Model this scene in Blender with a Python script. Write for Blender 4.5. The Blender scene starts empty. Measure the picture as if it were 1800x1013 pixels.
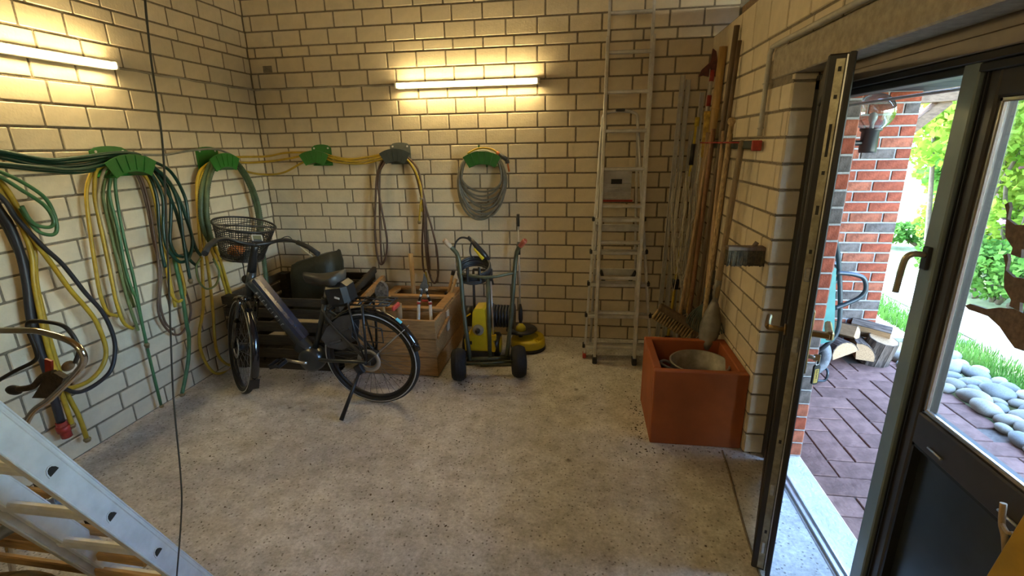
import bpy, bmesh, math, random
from mathutils import Vector, Matrix, Euler, Quaternion
import numpy as np

random.seed(7)
SC = bpy.context.scene
COL = SC.collection
R = math.radians

# ---------------------------------------------------------------- camera
CAM_POS = Vector((2.941, -4.2616, 1.7353))
YAW, PITCH, ROLL, FPX = 0.150, -0.2863, -0.0179, 852.52
fw = Vector((-math.sin(YAW) * math.cos(PITCH), math.cos(YAW) * math.cos(PITCH), math.sin(PITCH)))
rt = Vector((math.cos(YAW), math.sin(YAW), 0))
up = rt.cross(fw)
r2 = rt * math.cos(ROLL) + up * math.sin(ROLL)
u2 = up * math.cos(ROLL) - rt * math.sin(ROLL)
cd = bpy.data.cameras.new('camera')
cd.sensor_width = 36.0
cd.lens = FPX / 1800 * 36
cd.clip_start = 0.02
cd.clip_end = 200
cam = bpy.data.objects.new('camera', cd)
COL.objects.link(cam)
cam.matrix_world = Matrix(((r2.x, u2.x, -fw.x, CAM_POS.x), (r2.y, u2.y, -fw.y, CAM_POS.y), (r2.z, u2.z, -fw.z, CAM_POS.z), (0, 0, 0, 1)))
SC.camera = cam

# ---------------------------------------------------------------- world, sun, exposure
LAMP_STRENGTH = 42.0
W = bpy.data.worlds.new('world')
SC.world = W
W.use_nodes = True
wn = W.node_tree.nodes
sky = wn.new('ShaderNodeTexSky')
sky.sky_type = 'NISHITA'
sky.sun_disc = False
sky.sun_elevation = R(52)
sky.sun_rotation = R(-40)
sky.air_density = 1.0
sky.ozone_density = 3.5
sky.dust_density = 0.3
bg = wn['Background']
W.node_tree.links.new(sky.outputs[0], bg.inputs[0])
bg.inputs[1].default_value = 3.0
sl = bpy.data.lights.new('sun', 'SUN')
sl.energy = 4.0
sl.color = (1.0, 0.95, 0.86)
sl.angle = R(0.6)
sun = bpy.data.objects.new('sun', sl)
COL.objects.link(sun)
sun.rotation_euler = Vector((0.52, -0.42, -0.95)).to_track_quat('-Z', 'Y').to_euler()
VS = SC.view_settings
VS.view_transform = 'Standard'
VS.look = 'None'
VS.gamma = 1.0
VS.use_curve_mapping = False
VS.exposure = 1.08

# ---------------------------------------------------------------- materials
MATS = {}


def mat(name, col, rough=0.6, metal=0.0, var=0.12, scale=30.0, bump=0.0, bscale=None, col2=None, detail=4.0,
        per_obj=0.0, coat=0.0, spec=0.5, stretch=None, alpha=None):
    """Procedural material: noise-mixed colour, optional bump, optional per-object tone."""
    if name in MATS:
        return MATS[name]
    m = bpy.data.materials.new(name)
    m.use_nodes = True
    N, L = m.node_tree.nodes, m.node_tree.links
    b = N['Principled BSDF']
    b.inputs['Roughness'].default_value = rough
    b.inputs['Metallic'].default_value = metal
    b.inputs['Specular IOR Level'].default_value = spec
    if coat:
        b.inputs['Coat Weight'].default_value = coat
        b.inputs['Coat Roughness'].default_value = 0.15
    tc = N.new('ShaderNodeTexCoord')
    src = tc.outputs['Object']
    if stretch:
        mp = N.new('ShaderNodeMapping')
        mp.inputs['Scale'].default_value = stretch
        L.new(src, mp.inputs[0])
        src = mp.outputs[0]
    nz = N.new('ShaderNodeTexNoise')
    nz.inputs['Scale'].default_value = scale
    nz.inputs['Detail'].default_value = detail
    nz.inputs['Roughness'].default_value = 0.6
    L.new(src, nz.inputs['Vector'])
    rmp = N.new('ShaderNodeValToRGB')
    c1 = tuple(max(0, c * (1 - var)) for c in col)
    c2 = col2 or tuple(min(1, c * (1 + var)) for c in col)
    rmp.color_ramp.elements[0].position = 0.35
    rmp.color_ramp.elements[1].position = 0.65
    rmp.color_ramp.elements[0].color = (*c1, 1)
    rmp.color_ramp.elements[1].color = (*c2, 1)
    L.new(nz.outputs['Fac'], rmp.inputs[0])
    out = rmp.outputs[0]
    if per_obj:
        oi = N.new('ShaderNodeObjectInfo')
        mr = N.new('ShaderNodeMapRange')
        mr.inputs['To Min'].default_value = 1 - per_obj
        mr.inputs['To Max'].default_value = 1 + per_obj
        L.new(oi.outputs['Random'], mr.inputs[0])
        hs = N.new('ShaderNodeHueSaturation')
        L.new(mr.outputs[0], hs.inputs['Value'])
        L.new(out, hs.inputs['Color'])
        out = hs.outputs[0]
    L.new(out, b.inputs['Base Color'])
    if bump:
        n2 = N.new('ShaderNodeTexNoise')
        n2.inputs['Scale'].default_value = bscale or scale * 3
        n2.inputs['Detail'].default_value = 5
        L.new(src, n2.inputs['Vector'])
        bp = N.new('ShaderNodeBump')
        bp.inputs['Strength'].default_value = bump
        bp.inputs['Distance'].default_value = 0.01
        L.new(n2.outputs['Fac'], bp.inputs['Height'])
        L.new(bp.outputs[0], b.inputs['Normal'])
    MATS[name] = m
    return m


def glass_mat(name, col=(1, 1, 1), rough=0.0, tint=0.9, lo=0.03, hi=0.75, power=4.0):
    """Thin glass pane: mostly transparent with a Fresnel gloss."""
    m = bpy.data.materials.new(name)
    m.use_nodes = True
    N, L = m.node_tree.nodes, m.node_tree.links
    N.clear()
    o = N.new('ShaderNodeOutputMaterial')
    tr = N.new('ShaderNodeBsdfTransparent')
    tr.inputs[0].default_value = (col[0] * tint, col[1] * tint, col[2] * tint, 1)
    gl = N.new('ShaderNodeBsdfGlossy')
    gl.inputs['Roughness'].default_value = rough
    lw = N.new('ShaderNodeLayerWeight')
    lw.inputs['Blend'].default_value = 0.5
    pw_ = N.new('ShaderNodeMath')
    pw_.operation = 'POWER'
    pw_.inputs[1].default_value = power
    L.new(lw.outputs['Facing'], pw_.inputs[0])
    fr = N.new('ShaderNodeMapRange')
    fr.inputs['To Min'].default_value = lo
    fr.inputs['To Max'].default_value = hi
    L.new(pw_.outputs[0], fr.inputs[0])
    mx = N.new('ShaderNodeMixShader')
    L.new(fr.outputs[0], mx.inputs[0])
    L.new(tr.outputs[0], mx.inputs[1])
    L.new(gl.outputs[0], mx.inputs[2])
    L.new(mx.outputs[0], o.inputs[0])
    MATS[name] = m
    return m


def emit_mat(name, col, strength):
    m = bpy.data.materials.new(name)
    m.use_nodes = True
    N, L = m.node_tree.nodes, m.node_tree.links
    b = N['Principled BSDF']
    b.inputs['Base Color'].default_value = (0.9, 0.9, 0.88, 1)
    b.inputs['Emission Color'].default_value = (*col, 1)
    b.inputs['Emission Strength'].default_value = strength
    MATS[name] = m
    return m


def leaf_mat(name, col, col2, trans=0.5):
    m = bpy.data.materials.new(name)
    m.use_nodes = True
    N, L = m.node_tree.nodes, m.node_tree.links
    N.clear()
    o = N.new('ShaderNodeOutputMaterial')
    tc = N.new('ShaderNodeTexCoord')
    nz = N.new('ShaderNodeTexNoise')
    nz.inputs['Scale'].default_value = 3.0
    L.new(tc.outputs['Object'], nz.inputs['Vector'])
    rmp = N.new('ShaderNodeValToRGB')
    rmp.color_ramp.elements[0].position = 0.35
    rmp.color_ramp.elements[1].position = 0.65
    rmp.color_ramp.elements[0].color = (*col, 1)
    rmp.color_ramp.elements[1].color = (*col2, 1)
    L.new(nz.outputs['Fac'], rmp.inputs[0])
    d = N.new('ShaderNodeBsdfDiffuse')
    t = N.new('ShaderNodeBsdfTranslucent')
    mx = N.new('ShaderNodeMixShader')
    mx.inputs[0].default_value = trans
    L.new(rmp.outputs[0], d.inputs[0])
    L.new(rmp.outputs[0], t.inputs[0])
    L.new(d.outputs[0], mx.inputs[1])
    L.new(t.outputs[0], mx.inputs[2])
    L.new(mx.outputs[0], o.inputs[0])
    MATS[name] = m
    return m


# ---------------------------------------------------------------- mesh builder
class MB:
    def __init__(self):
        self.v = []
        self.f = []
        self.sm = []

    def add(self, vs, fs, smooth=False):
        o = len(self.v)
        self.v += [tuple(v) for v in vs]
        self.f += [tuple(i + o for i in f) for f in fs]
        self.sm += [smooth] * len(fs)
        return self

    def box(self, c, s, rot=None, bev=0.0):
        """box centred c, full size s, optional rotation (Euler tuple or Matrix), chamfer bev"""
        M = Matrix.Identity(3) if rot is None else (rot if isinstance(rot, Matrix) else Euler(rot).to_matrix())
        hx, hy, hz = s[0] / 2, s[1] / 2, s[2] / 2
        c = Vector(c)
        if bev <= 0:
            P = [(x, y, z) for x in (-hx, hx) for y in (-hy, hy) for z in (-hz, hz)]
            F = [(0, 1, 3, 2), (4, 6, 7, 5), (0, 4, 5, 1), (2, 3, 7, 6), (0, 2, 6, 4), (1, 5, 7, 3)]
            return self.add([c + M @ Vector(p) for p in P], F)
        b = min(bev, hx * .9, hy * .9, hz * .9)
        P = []
        idx = {}
        for sx in (-1, 1):
            for sy in (-1, 1):
                for sz in (-1, 1):
                    for a in range(3):
                        q = [sx * (hx - b), sy * (hy - b), sz * (hz - b)]
                        q[a] = (sx, sy, sz)[a] * (hx, hy, hz)[a]
                        idx[(sx, sy, sz, a)] = len(P)
                        P.append(q)
        F = []
        I = idx
        for a in range(3):
            o = [i for i in range(3) if i != a]
            for s_ in (-1, 1):
                loop = []
                for (p, q) in ((-1, -1), (1, -1), (1, 1), (-1, 1)):
                    k = [0, 0, 0]
                    k[a] = s_
                    k[o[0]] = p
                    k[o[1]] = q
                    loop.append(I[(*k, a)])
                F.append(tuple(loop))
        for a in range(3):
            o = [i for i in range(3) if i != a]
            for p in (-1, 1):
                for q in (-1, 1):
                    k0 = [0, 0, 0]
                    k1 = [0, 0, 0]
                    k0[a], k1[a] = -1, 1
                    for k in (k0, k1):
                        k[o[0]] = p
                        k[o[1]] = q
                    F.append((I[(*k0, o[0])], I[(*k1, o[0])], I[(*k1, o[1])], I[(*k0, o[1])]))
        for sx in (-1, 1):
            for sy in (-1, 1):
                for sz in (-1, 1):
                    F.append(tuple(I[(sx, sy, sz, a)] for a in range(3)))
        return self.add([c + M @ Vector(p) for p in P], F)

    def bar(self, a, b, w, h, upv=(0, 0, 1), bev=0.0):
        """rectangular bar from a to b; w across, h along upv"""
        a, b = Vector(a), Vector(b)
        d = b - a
        x = d.normalized()
        y = Vector(upv).cross(x)
        if y.length < 1e-5:
            y = Vector((1, 0, 0)).cross(x)
        y.normalize()
        z = x.cross(y)
        M = Matrix((x, y, z)).transposed()
        return self.box((a + b) / 2, (d.length, w, h), M, bev)

    def tube(self, pts, r, n=8, closed=False, caps=True, smooth=True, r_list=None):
        pts = [Vector(p) for p in pts]
        m = len(pts)
        if m < 2:
            return self
        T = []
        for i in range(m):
            if closed:
                t = pts[(i + 1) % m] - pts[i - 1]
            else:
                t = pts[min(i + 1, m - 1)] - pts[max(i - 1, 0)]
            if t.length < 1e-9:
                t = Vector((0, 0, 1))
            T.append(t.normalized())
        u = T[0].orthogonal().normalized()
        vs = []
        for i in range(m):
            u = (u - T[i] * u.dot(T[i]))
            if u.length < 1e-6:
                u = T[i].orthogonal()
            u.normalize()
            w = T[i].cross(u)
            rr = r_list[i] if r_list else r
            for k in range(n):
                a = 2 * math.pi * k / n
                vs.append(pts[i] + (u * math.cos(a) + w * math.sin(a)) * rr)
        fs = []
        for i in range(m if closed else m - 1):
            j = (i + 1) % m
            for k in range(n):
                l = (k + 1) % n
                fs.append((i * n + k, i * n + l, j * n + l, j * n + k))
        self.add(vs, fs, smooth)
        if caps and not closed:
            o = len(self.v) - m * n
            self.f.append(tuple(o + k for k in reversed(range(n))))
            self.f.append(tuple(o + (m - 1) * n + k for k in range(n)))
            self.sm += [False, False]
        return self

    def cyl(self, a, b, r, n=16, r2=None, caps=True, smooth=True):
        return self.tube([a, b], r, n, caps=caps, smooth=smooth, r_list=[r, r if r2 is None else r2])

    def lathe(self, prof, c=(0, 0, 0), axis=(0, 0, 1), n=24, smooth=True, arc=None):
        """prof = [(radius, height)...] around axis through c"""
        A = Vector(axis).normalized()
        u = A.orthogonal().normalized()
        w = A.cross(u)
        c = Vector(c)
        vs, fs = [], []
        m = len(prof)
        for k in range(n):
            a = 2 * math.pi * k / n
            d = u * math.cos(a) + w * math.sin(a)
            for (r, h) in prof:
                vs.append(c + d * r + A * h)
        for k in range(n):
            l = (k + 1) % n
            for i in range(m - 1):
                fs.append((k * m + i, l * m + i, l * m + i + 1, k * m + i + 1))
        return self.add(vs, fs, smooth)

    def sphere(self, c, r, n=16, m=10, sc=(1, 1, 1), rot=None):
        prof = []
        M = Matrix.Identity(3) if rot is None else Euler(rot).to_matrix()
        vs, fs = [], []
        for i in range(m + 1):
            t = math.pi * i / m
            for k in range(n):
                a = 2 * math.pi * k / n
                q = Vector((math.sin(t) * math.cos(a) * sc[0], math.sin(t) * math.sin(a) * sc[1], -math.cos(t) * sc[2])) * r
                vs.append(Vector(c) + M @ q)
        for i in range(m):
            for k in range(n):
                l = (k + 1) % n
                fs.append((i * n + k, i * n + l, (i + 1) * n + l, (i + 1) * n + k))
        return self.add(vs, fs, True)

    def prism(self, poly, c, ux, uy, thick):
        """extrude the 2-D polygon (in plane ux,uy at c) by thick along its normal (both ways)"""
        ux, uy, c = Vector(ux).normalized(), Vector(uy).normalized(), Vector(c)
        nn = ux.cross(uy).normalized() * (thick / 2)
        k = len(poly)
        A = [c + ux * p[0] + uy * p[1] + nn for p in poly]
        B = [c + ux * p[0] + uy * p[1] - nn for p in poly]
        fs = [tuple(range(k)), tuple(reversed(range(k, 2 * k)))]
        for i in range(k):
            j = (i + 1) % k
            fs.append((j, i, k + i, k + j))
        return self.add(A + B, fs)

    def torus(self, c, axis, Rr, r, n=40, k=10, sc=1.0):
        A = Vector(axis).normalized()
        u = A.orthogonal().normalized()
        w = A.cross(u)
        c = Vector(c)
        pts = [c + (u * math.cos(2 * math.pi * i / n) + w * math.sin(2 * math.pi * i / n)) * Rr for i in range(n)]
        return self.tube(pts, r, k, closed=True)

    def mesh(self, name):
        me = bpy.data.meshes.new(name)
        me.from_pydata(self.v, [], self.f)
        me.polygons.foreach_set('use_smooth', self.sm)
        me.update()
        return me

    def build(self, name, material, parent=None, fix=True):
        me = self.mesh(name)
        if fix:
            bm = bmesh.new()
            bm.from_mesh(me)
            bmesh.ops.recalc_face_normals(bm, faces=bm.faces)
            bm.to_mesh(me)
            bm.free()
        if material is not None:
            me.materials.append(material)
        o = bpy.data.objects.new(name, me)
        COL.objects.link(o)
        if parent is not None:
            o.parent = parent
        return o


def link(name, me, parent=None, loc=None, rot=None):
    o = bpy.data.objects.new(name, me)
    COL.objects.link(o)
    if parent is not None:
        o.parent = parent
    if loc is not None:
        o.location = loc
    if rot is not None:
        o.rotation_euler = rot
    return o


def tag(o, label, cat, group=None, kind=None):
    o['label'] = label
    o['category'] = cat
    if group:
        o['group'] = group
    if kind:
        o['kind'] = kind
    return o


def struct(o, label=None):
    o['kind'] = 'structure'
    if label:
        o['label'] = label
    return o


def thing(name, label, cat, loc=(0, 0, 0), rot=(0, 0, 0), group=None):
    o = bpy.data.objects.new(name, None)
    COL.objects.link(o)
    o.empty_display_size = 0.1
    o.location = loc
    o.rotation_euler = rot
    return tag(o, label, cat, group)


def copy_tree(o, parent=None):
    c = o.copy()
    COL.objects.link(c)
    c.parent = parent
    for ch in list(o.children):
        copy_tree(ch, c)
    return c


def spline(pts, k=8, closed=False):
    """Catmull-Rom through pts"""
    P = [Vector(p) for p in pts]
    n = len(P)
    if n < 3:
        return P
    out = []
    rng = range(n if closed else n - 1)
    for i in rng:
        if closed:
            a, b, c, d = P[i - 1], P[i], P[(i + 1) % n], P[(i + 2) % n]
        else:
            b, c = P[i], P[i + 1]
            a = P[i - 1] if i > 0 else b * 2 - c
            d = P[i + 2] if i + 2 < n else c * 2 - b
        for j in range(k):
            t = j / k
            out.append(0.5 * ((2 * b) + (c - a) * t + (2 * a - 5 * b + 4 * c - d) * t * t + (3 * b - a - 3 * c + d) * t ** 3))
    if not closed:
        out.append(P[-1])
    return out


def V(*a):
    return Vector(a)


def ray_at(px, py, ax, val):
    """world point on the plane <ax> = val that shows at pixel (px, py) of the 1800x1013 photograph"""
    d = fw + r2 * ((px - 900) / FPX) - u2 * ((py - 506.5) / FPX)
    i = 'xyz'.index(ax)
    t = (val - CAM_POS[i]) / d[i]
    return CAM_POS + d * t
# ================================================================ the room
XR = 3.889            # inner face of the right wall
JY = -1.66            # far jamb of the doorway
NY = -3.52            # near jamb
BL = 0.2533           # brick pitch
m_brick = mat('cream_paint', (0.62, 0.53, 0.375), 0.62, var=0.07, scale=9, bump=0.25, bscale=60, per_obj=0.06)
m_mortar = mat('grey_mortar', (0.2, 0.165, 0.115), 0.9, var=0.2, scale=40, bump=0.5)
m_conc = mat('raw_concrete', (0.36, 0.31, 0.23), 0.85, var=0.18, scale=25, bump=0.6, bscale=70)
m_wood_roof = mat('roof_wood', (0.3, 0.19, 0.09), 0.7, var=0.25, scale=6, stretch=(1, 12, 12))


def floor_material():
    m = bpy.data.materials.new('worn_concrete_floor')
    m.use_nodes = True
    N, L = m.node_tree.nodes, m.node_tree.links
    b = N['Principled BSDF']
    b.inputs['Roughness'].default_value = 0.62
    tc = N.new('ShaderNodeTexCoord')

    def noise(s, d=5, r=0.6):
        n = N.new('ShaderNodeTexNoise')
        n.inputs['Scale'].default_value = s
        n.inputs['Detail'].default_value = d
        n.inputs['Roughness'].default_value = r
        L.new(tc.outputs['Object'], n.inputs['Vector'])
        return n

    def ramp(src, p0, c0, p1, c1):
        r = N.new('ShaderNodeValToRGB')
        r.color_ramp.elements[0].position = p0
        r.color_ramp.elements[1].position = p1
        r.color_ramp.elements[0].color = (*c0, 1)
        r.color_ramp.elements[1].color = (*c1, 1)
        L.new(src, r.inputs[0])
        return r.outputs[0]

    def mixc(kind, fac, a, c):
        x = N.new('ShaderNodeMix')
        x.data_type = 'RGBA'
        x.blend_type = kind
        x.inputs[0].default_value = fac
        L.new(a, x.inputs[6])
        L.new(c, x.inputs[7])
        return x.outputs[2]
    big = ramp(noise(1.6, 6).outputs['Fac'], 0.3, (0.50, 0.49, 0.475), 0.7, (0.72, 0.715, 0.70))
    fine = ramp(noise(55, 8, 0.75).outputs['Fac'], 0.3, (0.62, 0.6, 0.56), 0.62, (1.12, 1.1, 1.06))
    c = mixc('MULTIPLY', 1.0, big, fine)
    vo = N.new('ShaderNodeTexVoronoi')
    vo.inputs['Scale'].default_value = 42
    L.new(tc.outputs['Object'], vo.inputs['Vector'])
    pits = ramp(vo.outputs['Distance'], 0.12, (0.30, 0.27, 0.22), 0.26, (1, 1, 1))
    c = mixc('MULTIPLY', 0.85, c, pits)
    mott = ramp(noise(9, 7, 0.7).outputs['Fac'], 0.35, (0.70, 0.68, 0.64), 0.62, (1.05, 1.05, 1.05))
    c = mixc('MULTIPLY', 1.0, c, mott)
    stains = ramp(noise(3.3, 3, 0.5).outputs['Fac'], 0.60, (1, 1, 1), 0.75, (0.72, 0.68, 0.6))
    c = mixc('MULTIPLY', 0.8, c, stains)
    vo2 = N.new('ShaderNodeTexVoronoi')
    vo2.inputs['Scale'].default_value = 3.1
    L.new(tc.outputs['Object'], vo2.inputs['Vector'])
    spots = ramp(vo2.outputs['Distance'], 0.025, (0.25, 0.21, 0.16), 0.07, (1, 1, 1))
    c = mixc('MULTIPLY', 0.8, c, spots)
    L.new(c, b.inputs['Base Color'])
    bp = N.new('ShaderNodeBump')
    bp.inputs['Strength'].default_value = 0.45
    bp.inputs['Distance'].default_value = 0.006
    L.new(noise(38, 8, 0.7).outputs['Fac'], bp.inputs['Height'])
    L.new(bp.outputs[0], b.inputs['Normal'])
    return m


fl = MB().box((1.85, -2.9, -0.06), (4.30, 6.2, 0.12)).build('floor', floor_material())
struct(fl)
# worn slab joint in front of the doorway
MB().tube(spline([(3.775, -1.66, 0.0), (3.755, -1.9, 0.0), (3.725, -2.2, 0.0), (3.70, -2.6, 0.0), (3.69, -3.6, 0.0)], 6), 0.006, 6).build('slab_joint', m_mortar, fl)

BRICKS = {}


def brick_mesh(w, h, t, m, bev=0.004):
    key = (round(w, 3), round(h, 3), round(t, 3), m.name)
    if key not in BRICKS:
        me = MB().box((0, 0, 0), (w, t, h), bev=bev).mesh('brick')
        me.materials.append(m)
        BRICKS[key] = me
    return BRICKS[key]


def lay(parent, org, ang, rows, u0, u1, pitch, joint, t, proud, mats, keep=None, cap=300, jit=0.0012, bev=0.004, near=None):
    """Lay bricks on a wall face. org = point at u=0,z=0 on the mortar face; ang = rotation of the u axis about z.
    rows = [(z0,z1,offset)]; brick outer face stands proud of the mortar (local -y)."""
    ca, sa = math.cos(ang), math.sin(ang)
    todo = []
    for (z0, z1, off) in rows:
        k = math.floor((u0 - off) / pitch)
        while off + k * pitch < u1:
            a = max(u0, off + k * pitch)
            b = min(u1, off + (k + 1) * pitch)
            k += 1
            if b - a < 0.03:
                continue
            uc, zc = (a + b) / 2, (z0 + z1) / 2
            if keep and not keep(uc, zc):
                continue
            todo.append((uc, zc, b - a - joint, z1 - z0 - joint))
    pos = lambda uc, y: Vector((org[0] + uc * ca - y * sa, org[1] + uc * sa + y * ca, 0))
    if len(todo) > cap:
        ref = near or CAM_POS
        todo.sort(key=lambda q: (pos(q[0], 0) + Vector((0, 0, q[1])) - ref).length)
    rest = MB()
    out = []
    for i, (uc, zc, w, h) in enumerate(todo):
        yy = t / 2 - proud + random.uniform(-jit, jit)
        P = pos(uc, yy)
        P.z = zc + org[2]
        m = mats[0] if len(mats) == 1 else random.choice(mats)
        if i < cap:
            o = link('brick', brick_mesh(w, h, t, m, bev), parent, P, (0, 0, ang + random.uniform(-jit, jit)))
            out.append(o)
        else:
            rest.box(P, (w, t, h), (0, 0, ang), bev=bev)
    if rest.v:
        o = rest.build('brick_remainder', mats[0], parent)
        o['kind'] = 'stuff'
    return out


def courses(off_even, off_odd, top=3, thin=True):
    """course list: 20 courses of 125 mm, one 83 mm course, then more 125 mm ones"""
    rows = []
    for r in range(20, 0, -1):
        z1 = 2.5 - (r - 1) * 0.125
        rows.append((z1 - 0.125, z1, off_odd if r % 2 else off_even))
    rows.append((2.5, 2.583, off_even))
    for i in range(top):
        z0 = 2.583 + 0.125 * i
        rows.append((z0, z0 + 0.125, off_odd if i % 2 == 0 else off_even))
    return rows


# back wall: gable under the sloping roof
prof = [(-0.3, -0.1), (4.2, -0.1), (4.2, 2.78), (2.0, 3.9), (-0.3, 3.9)]
wb = MB().prism(prof, (0, 0.125, 0), (1, 0, 0), (0, 0, 1), 0.25).build('wall_back', m_mortar)
struct(wb)
lay(wb, (0, 0, 0), 0.0, courses(0.070, 0.0043, 4), 0.0, 4.06, BL, 0.0125, 0.03, 0.005, [m_brick],
    near=Vector((2.6, -0.9, 1.6)))

MB().box((0.17, -0.006, 2.41), (0.085, 0.004, 0.055), bev=0.001).build('mortar_patch', m_mortar, wb)

wl = MB().box((-0.125, -2.95, 1.95), (0.25, 5.9, 4.1)).build('wall_left', m_mortar)
struct(wl)
lay(wl, (0, 0, 0), -math.pi / 2 + math.pi, [(a, b, -(o)) for a, b, o in courses(0.0127, 0.078, 4)], -2.75, 0.0, BL, 0.0125, 0.03, 0.005, [m_brick])

# right wall (inner leaf), doorway, lintel
wr = MB()
wr.box((XR + 0.058, JY / 2, 1.25), (0.115, -JY, 2.505))
wr.box((XR + 0.058, (NY - 5.9) / 2, 1.25), (0.115, NY + 5.9, 2.505))
wr.box((XR + 0.058, (JY + NY) / 2, 2.34), (0.115, JY - NY, 0.33))
wr = wr.build('wall_right', m_mortar)
struct(wr)
rr = []
for i in range(18):
    rr.append((i * 0.125, (i + 1) * 0.125, 1.28 if i % 2 else 1.345))
lay(wr, (XR, 0, 0), -math.pi / 2, rr, 0.0, -JY + 0.005, BL, 0.0125, 0.03, 0.005, [m_brick],
    keep=lambda u, z: not (u > 1.47 and z > 2.02))
lay(wr, (XR, 0, 0), -math.pi / 2, [(2.25, 2.505, 1.242)], 0.0, 3.6, 0.257, 0.0125, 0.03, 0.005, [m_brick])
lay(wr, (XR, 0, 0), -math.pi / 2, [(2.175, 2.25, 1.30)], 1.42, 3.6, BL, 0.0125, 0.03, 0.005, [m_brick])
# end face of the pier, seen through the doorway
m_pier = m_brick
lay(wr, (XR - 0.004, JY, 0), 0.0, [(i * 0.125, min((i + 1) * 0.125, 2.04), -0.002) for i in range(17)], -0.002, 0.114, 0.5, 0.0125, 0.03, 0.008, [m_pier])
MB().box((XR + 0.055, (-1.39 + NY - 0.2) / 2, 2.105), (0.13, -1.39 - (NY - 0.2), 0.14), bev=0.006).build('lintel', m_conc, wr)

# front wall behind the camera
m_plaster = mat('pale_plaster', (0.62, 0.57, 0.48), 0.8, var=0.08, scale=5)
wf = MB()
wf.box((1.9, -5.95, 2.0), (4.4, 0.2, 4.2))
struct(wf.build('wall_front', m_plaster))

# roof: sloping boarded underside, and the wall plate on the right wall
pA, pB = Vector((4.40, -2.85, 2.745)), Vector((1.9, -2.85, 4.02))
roof = MB().bar(pA, pB, 6.3, 0.08).build('ceiling', m_wood_roof)
struct(roof)
struct(MB().box((0.85, -2.85, 3.97), (2.35, 6.3, 0.1)).build('trim_1', m_wood_roof))
struct(MB().box((4.14, -2.9, 2.60), (0.14, 5.8, 0.19)).build('trim_2', m_wood_roof), 'dark timber wall plate on top of the right wall')
# ================================================================ doorway
m_frame = mat('bronze_metal', (0.022, 0.019, 0.017), 0.5, metal=0.1, var=0.15, scale=8, bump=0.05)
m_frame_g = mat('greygreen_metal', (0.20, 0.235, 0.22), 0.38, metal=0.1, var=0.08, scale=8)
m_panel = mat('dark_door_panel', (0.035, 0.04, 0.042), 0.3, metal=0.2, var=0.2, scale=6)
m_gasket = mat('black_rubber', (0.012, 0.012, 0.012), 0.6, var=0.1)
m_lockstrip = mat('dull_zinc', (0.34, 0.31, 0.22), 0.42, metal=0.8, var=0.25, scale=30)
m_bronze_h = mat('worn_bronze', (0.30, 0.20, 0.085), 0.32, metal=0.85, var=0.25, scale=20)
m_alu_bead = mat('bead_aluminium', (0.55, 0.5, 0.46), 0.25, metal=0.9, var=0.05)
m_alu = mat('aluminium', (0.62, 0.62, 0.62), 0.38, metal=0.9, var=0.1, scale=15, bump=0.05)
m_glass = glass_mat('pane_glass', (0.985, 1.0, 1.0), tint=0.99)

# fixed frame around the doorway
fr = MB()
FX0, FX1 = 3.985, 4.075
fr.box(((FX0 + FX1) / 2, JY - 0.025, 1.01), (FX1 - FX0, 0.05, 2.02), bev=0.004)
fr.box(((FX0 + FX1) / 2, NY + 0.025, 1.01), (FX1 - FX0, 0.05, 2.02), bev=0.004)
frame = struct(fr.build('trim_3', m_frame), 'dark metal frame of the double door')
m_headwood = mat('brown_head_trim', (0.13, 0.09, 0.055), 0.5, var=0.15, scale=10)
for (x0, x1, z0, z1, mm) in ((4.0, 4.11, 2.0, 2.05, m_headwood), (3.985, 4.075, 1.955, 1.998, m_headwood), (3.99, 4.07, 1.93, 1.953, m_frame), (4.0, 4.06, 1.905, 1.928, m_frame)):
    MB().box(((x0 + x1) / 2, (JY + NY) / 2, (z0 + z1) / 2), (x1 - x0, JY - NY, z1 - z0), bev=0.003).build('head_rail', mm, frame)
MB().cyl((4.13, JY, 1.885), (4.13, NY, 1.885), 0.006, 8).build('rod', m_alu, frame)

# threshold: metal strip in a concrete sill
sill = MB().box((4.10, (JY + NY) / 2, -0.05), (0.20, JY - NY, 0.10), bev=0.006).build('trim_4', mat('pale_sill_concrete', (0.52, 0.51, 0.48), 0.8, var=0.12, scale=14, bump=0.4, bscale=60))
struct(sill, 'pale concrete door sill')
th = MB().box((4.035, (JY + NY) / 2, 0.004), (0.035, JY - NY - 0.02, 0.014), bev=0.003)
th.box((4.048, (JY + NY) / 2, 0.014), (0.007, JY - NY - 0.02, 0.014))
th.build('threshold_strip', m_alu, sill)


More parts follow.
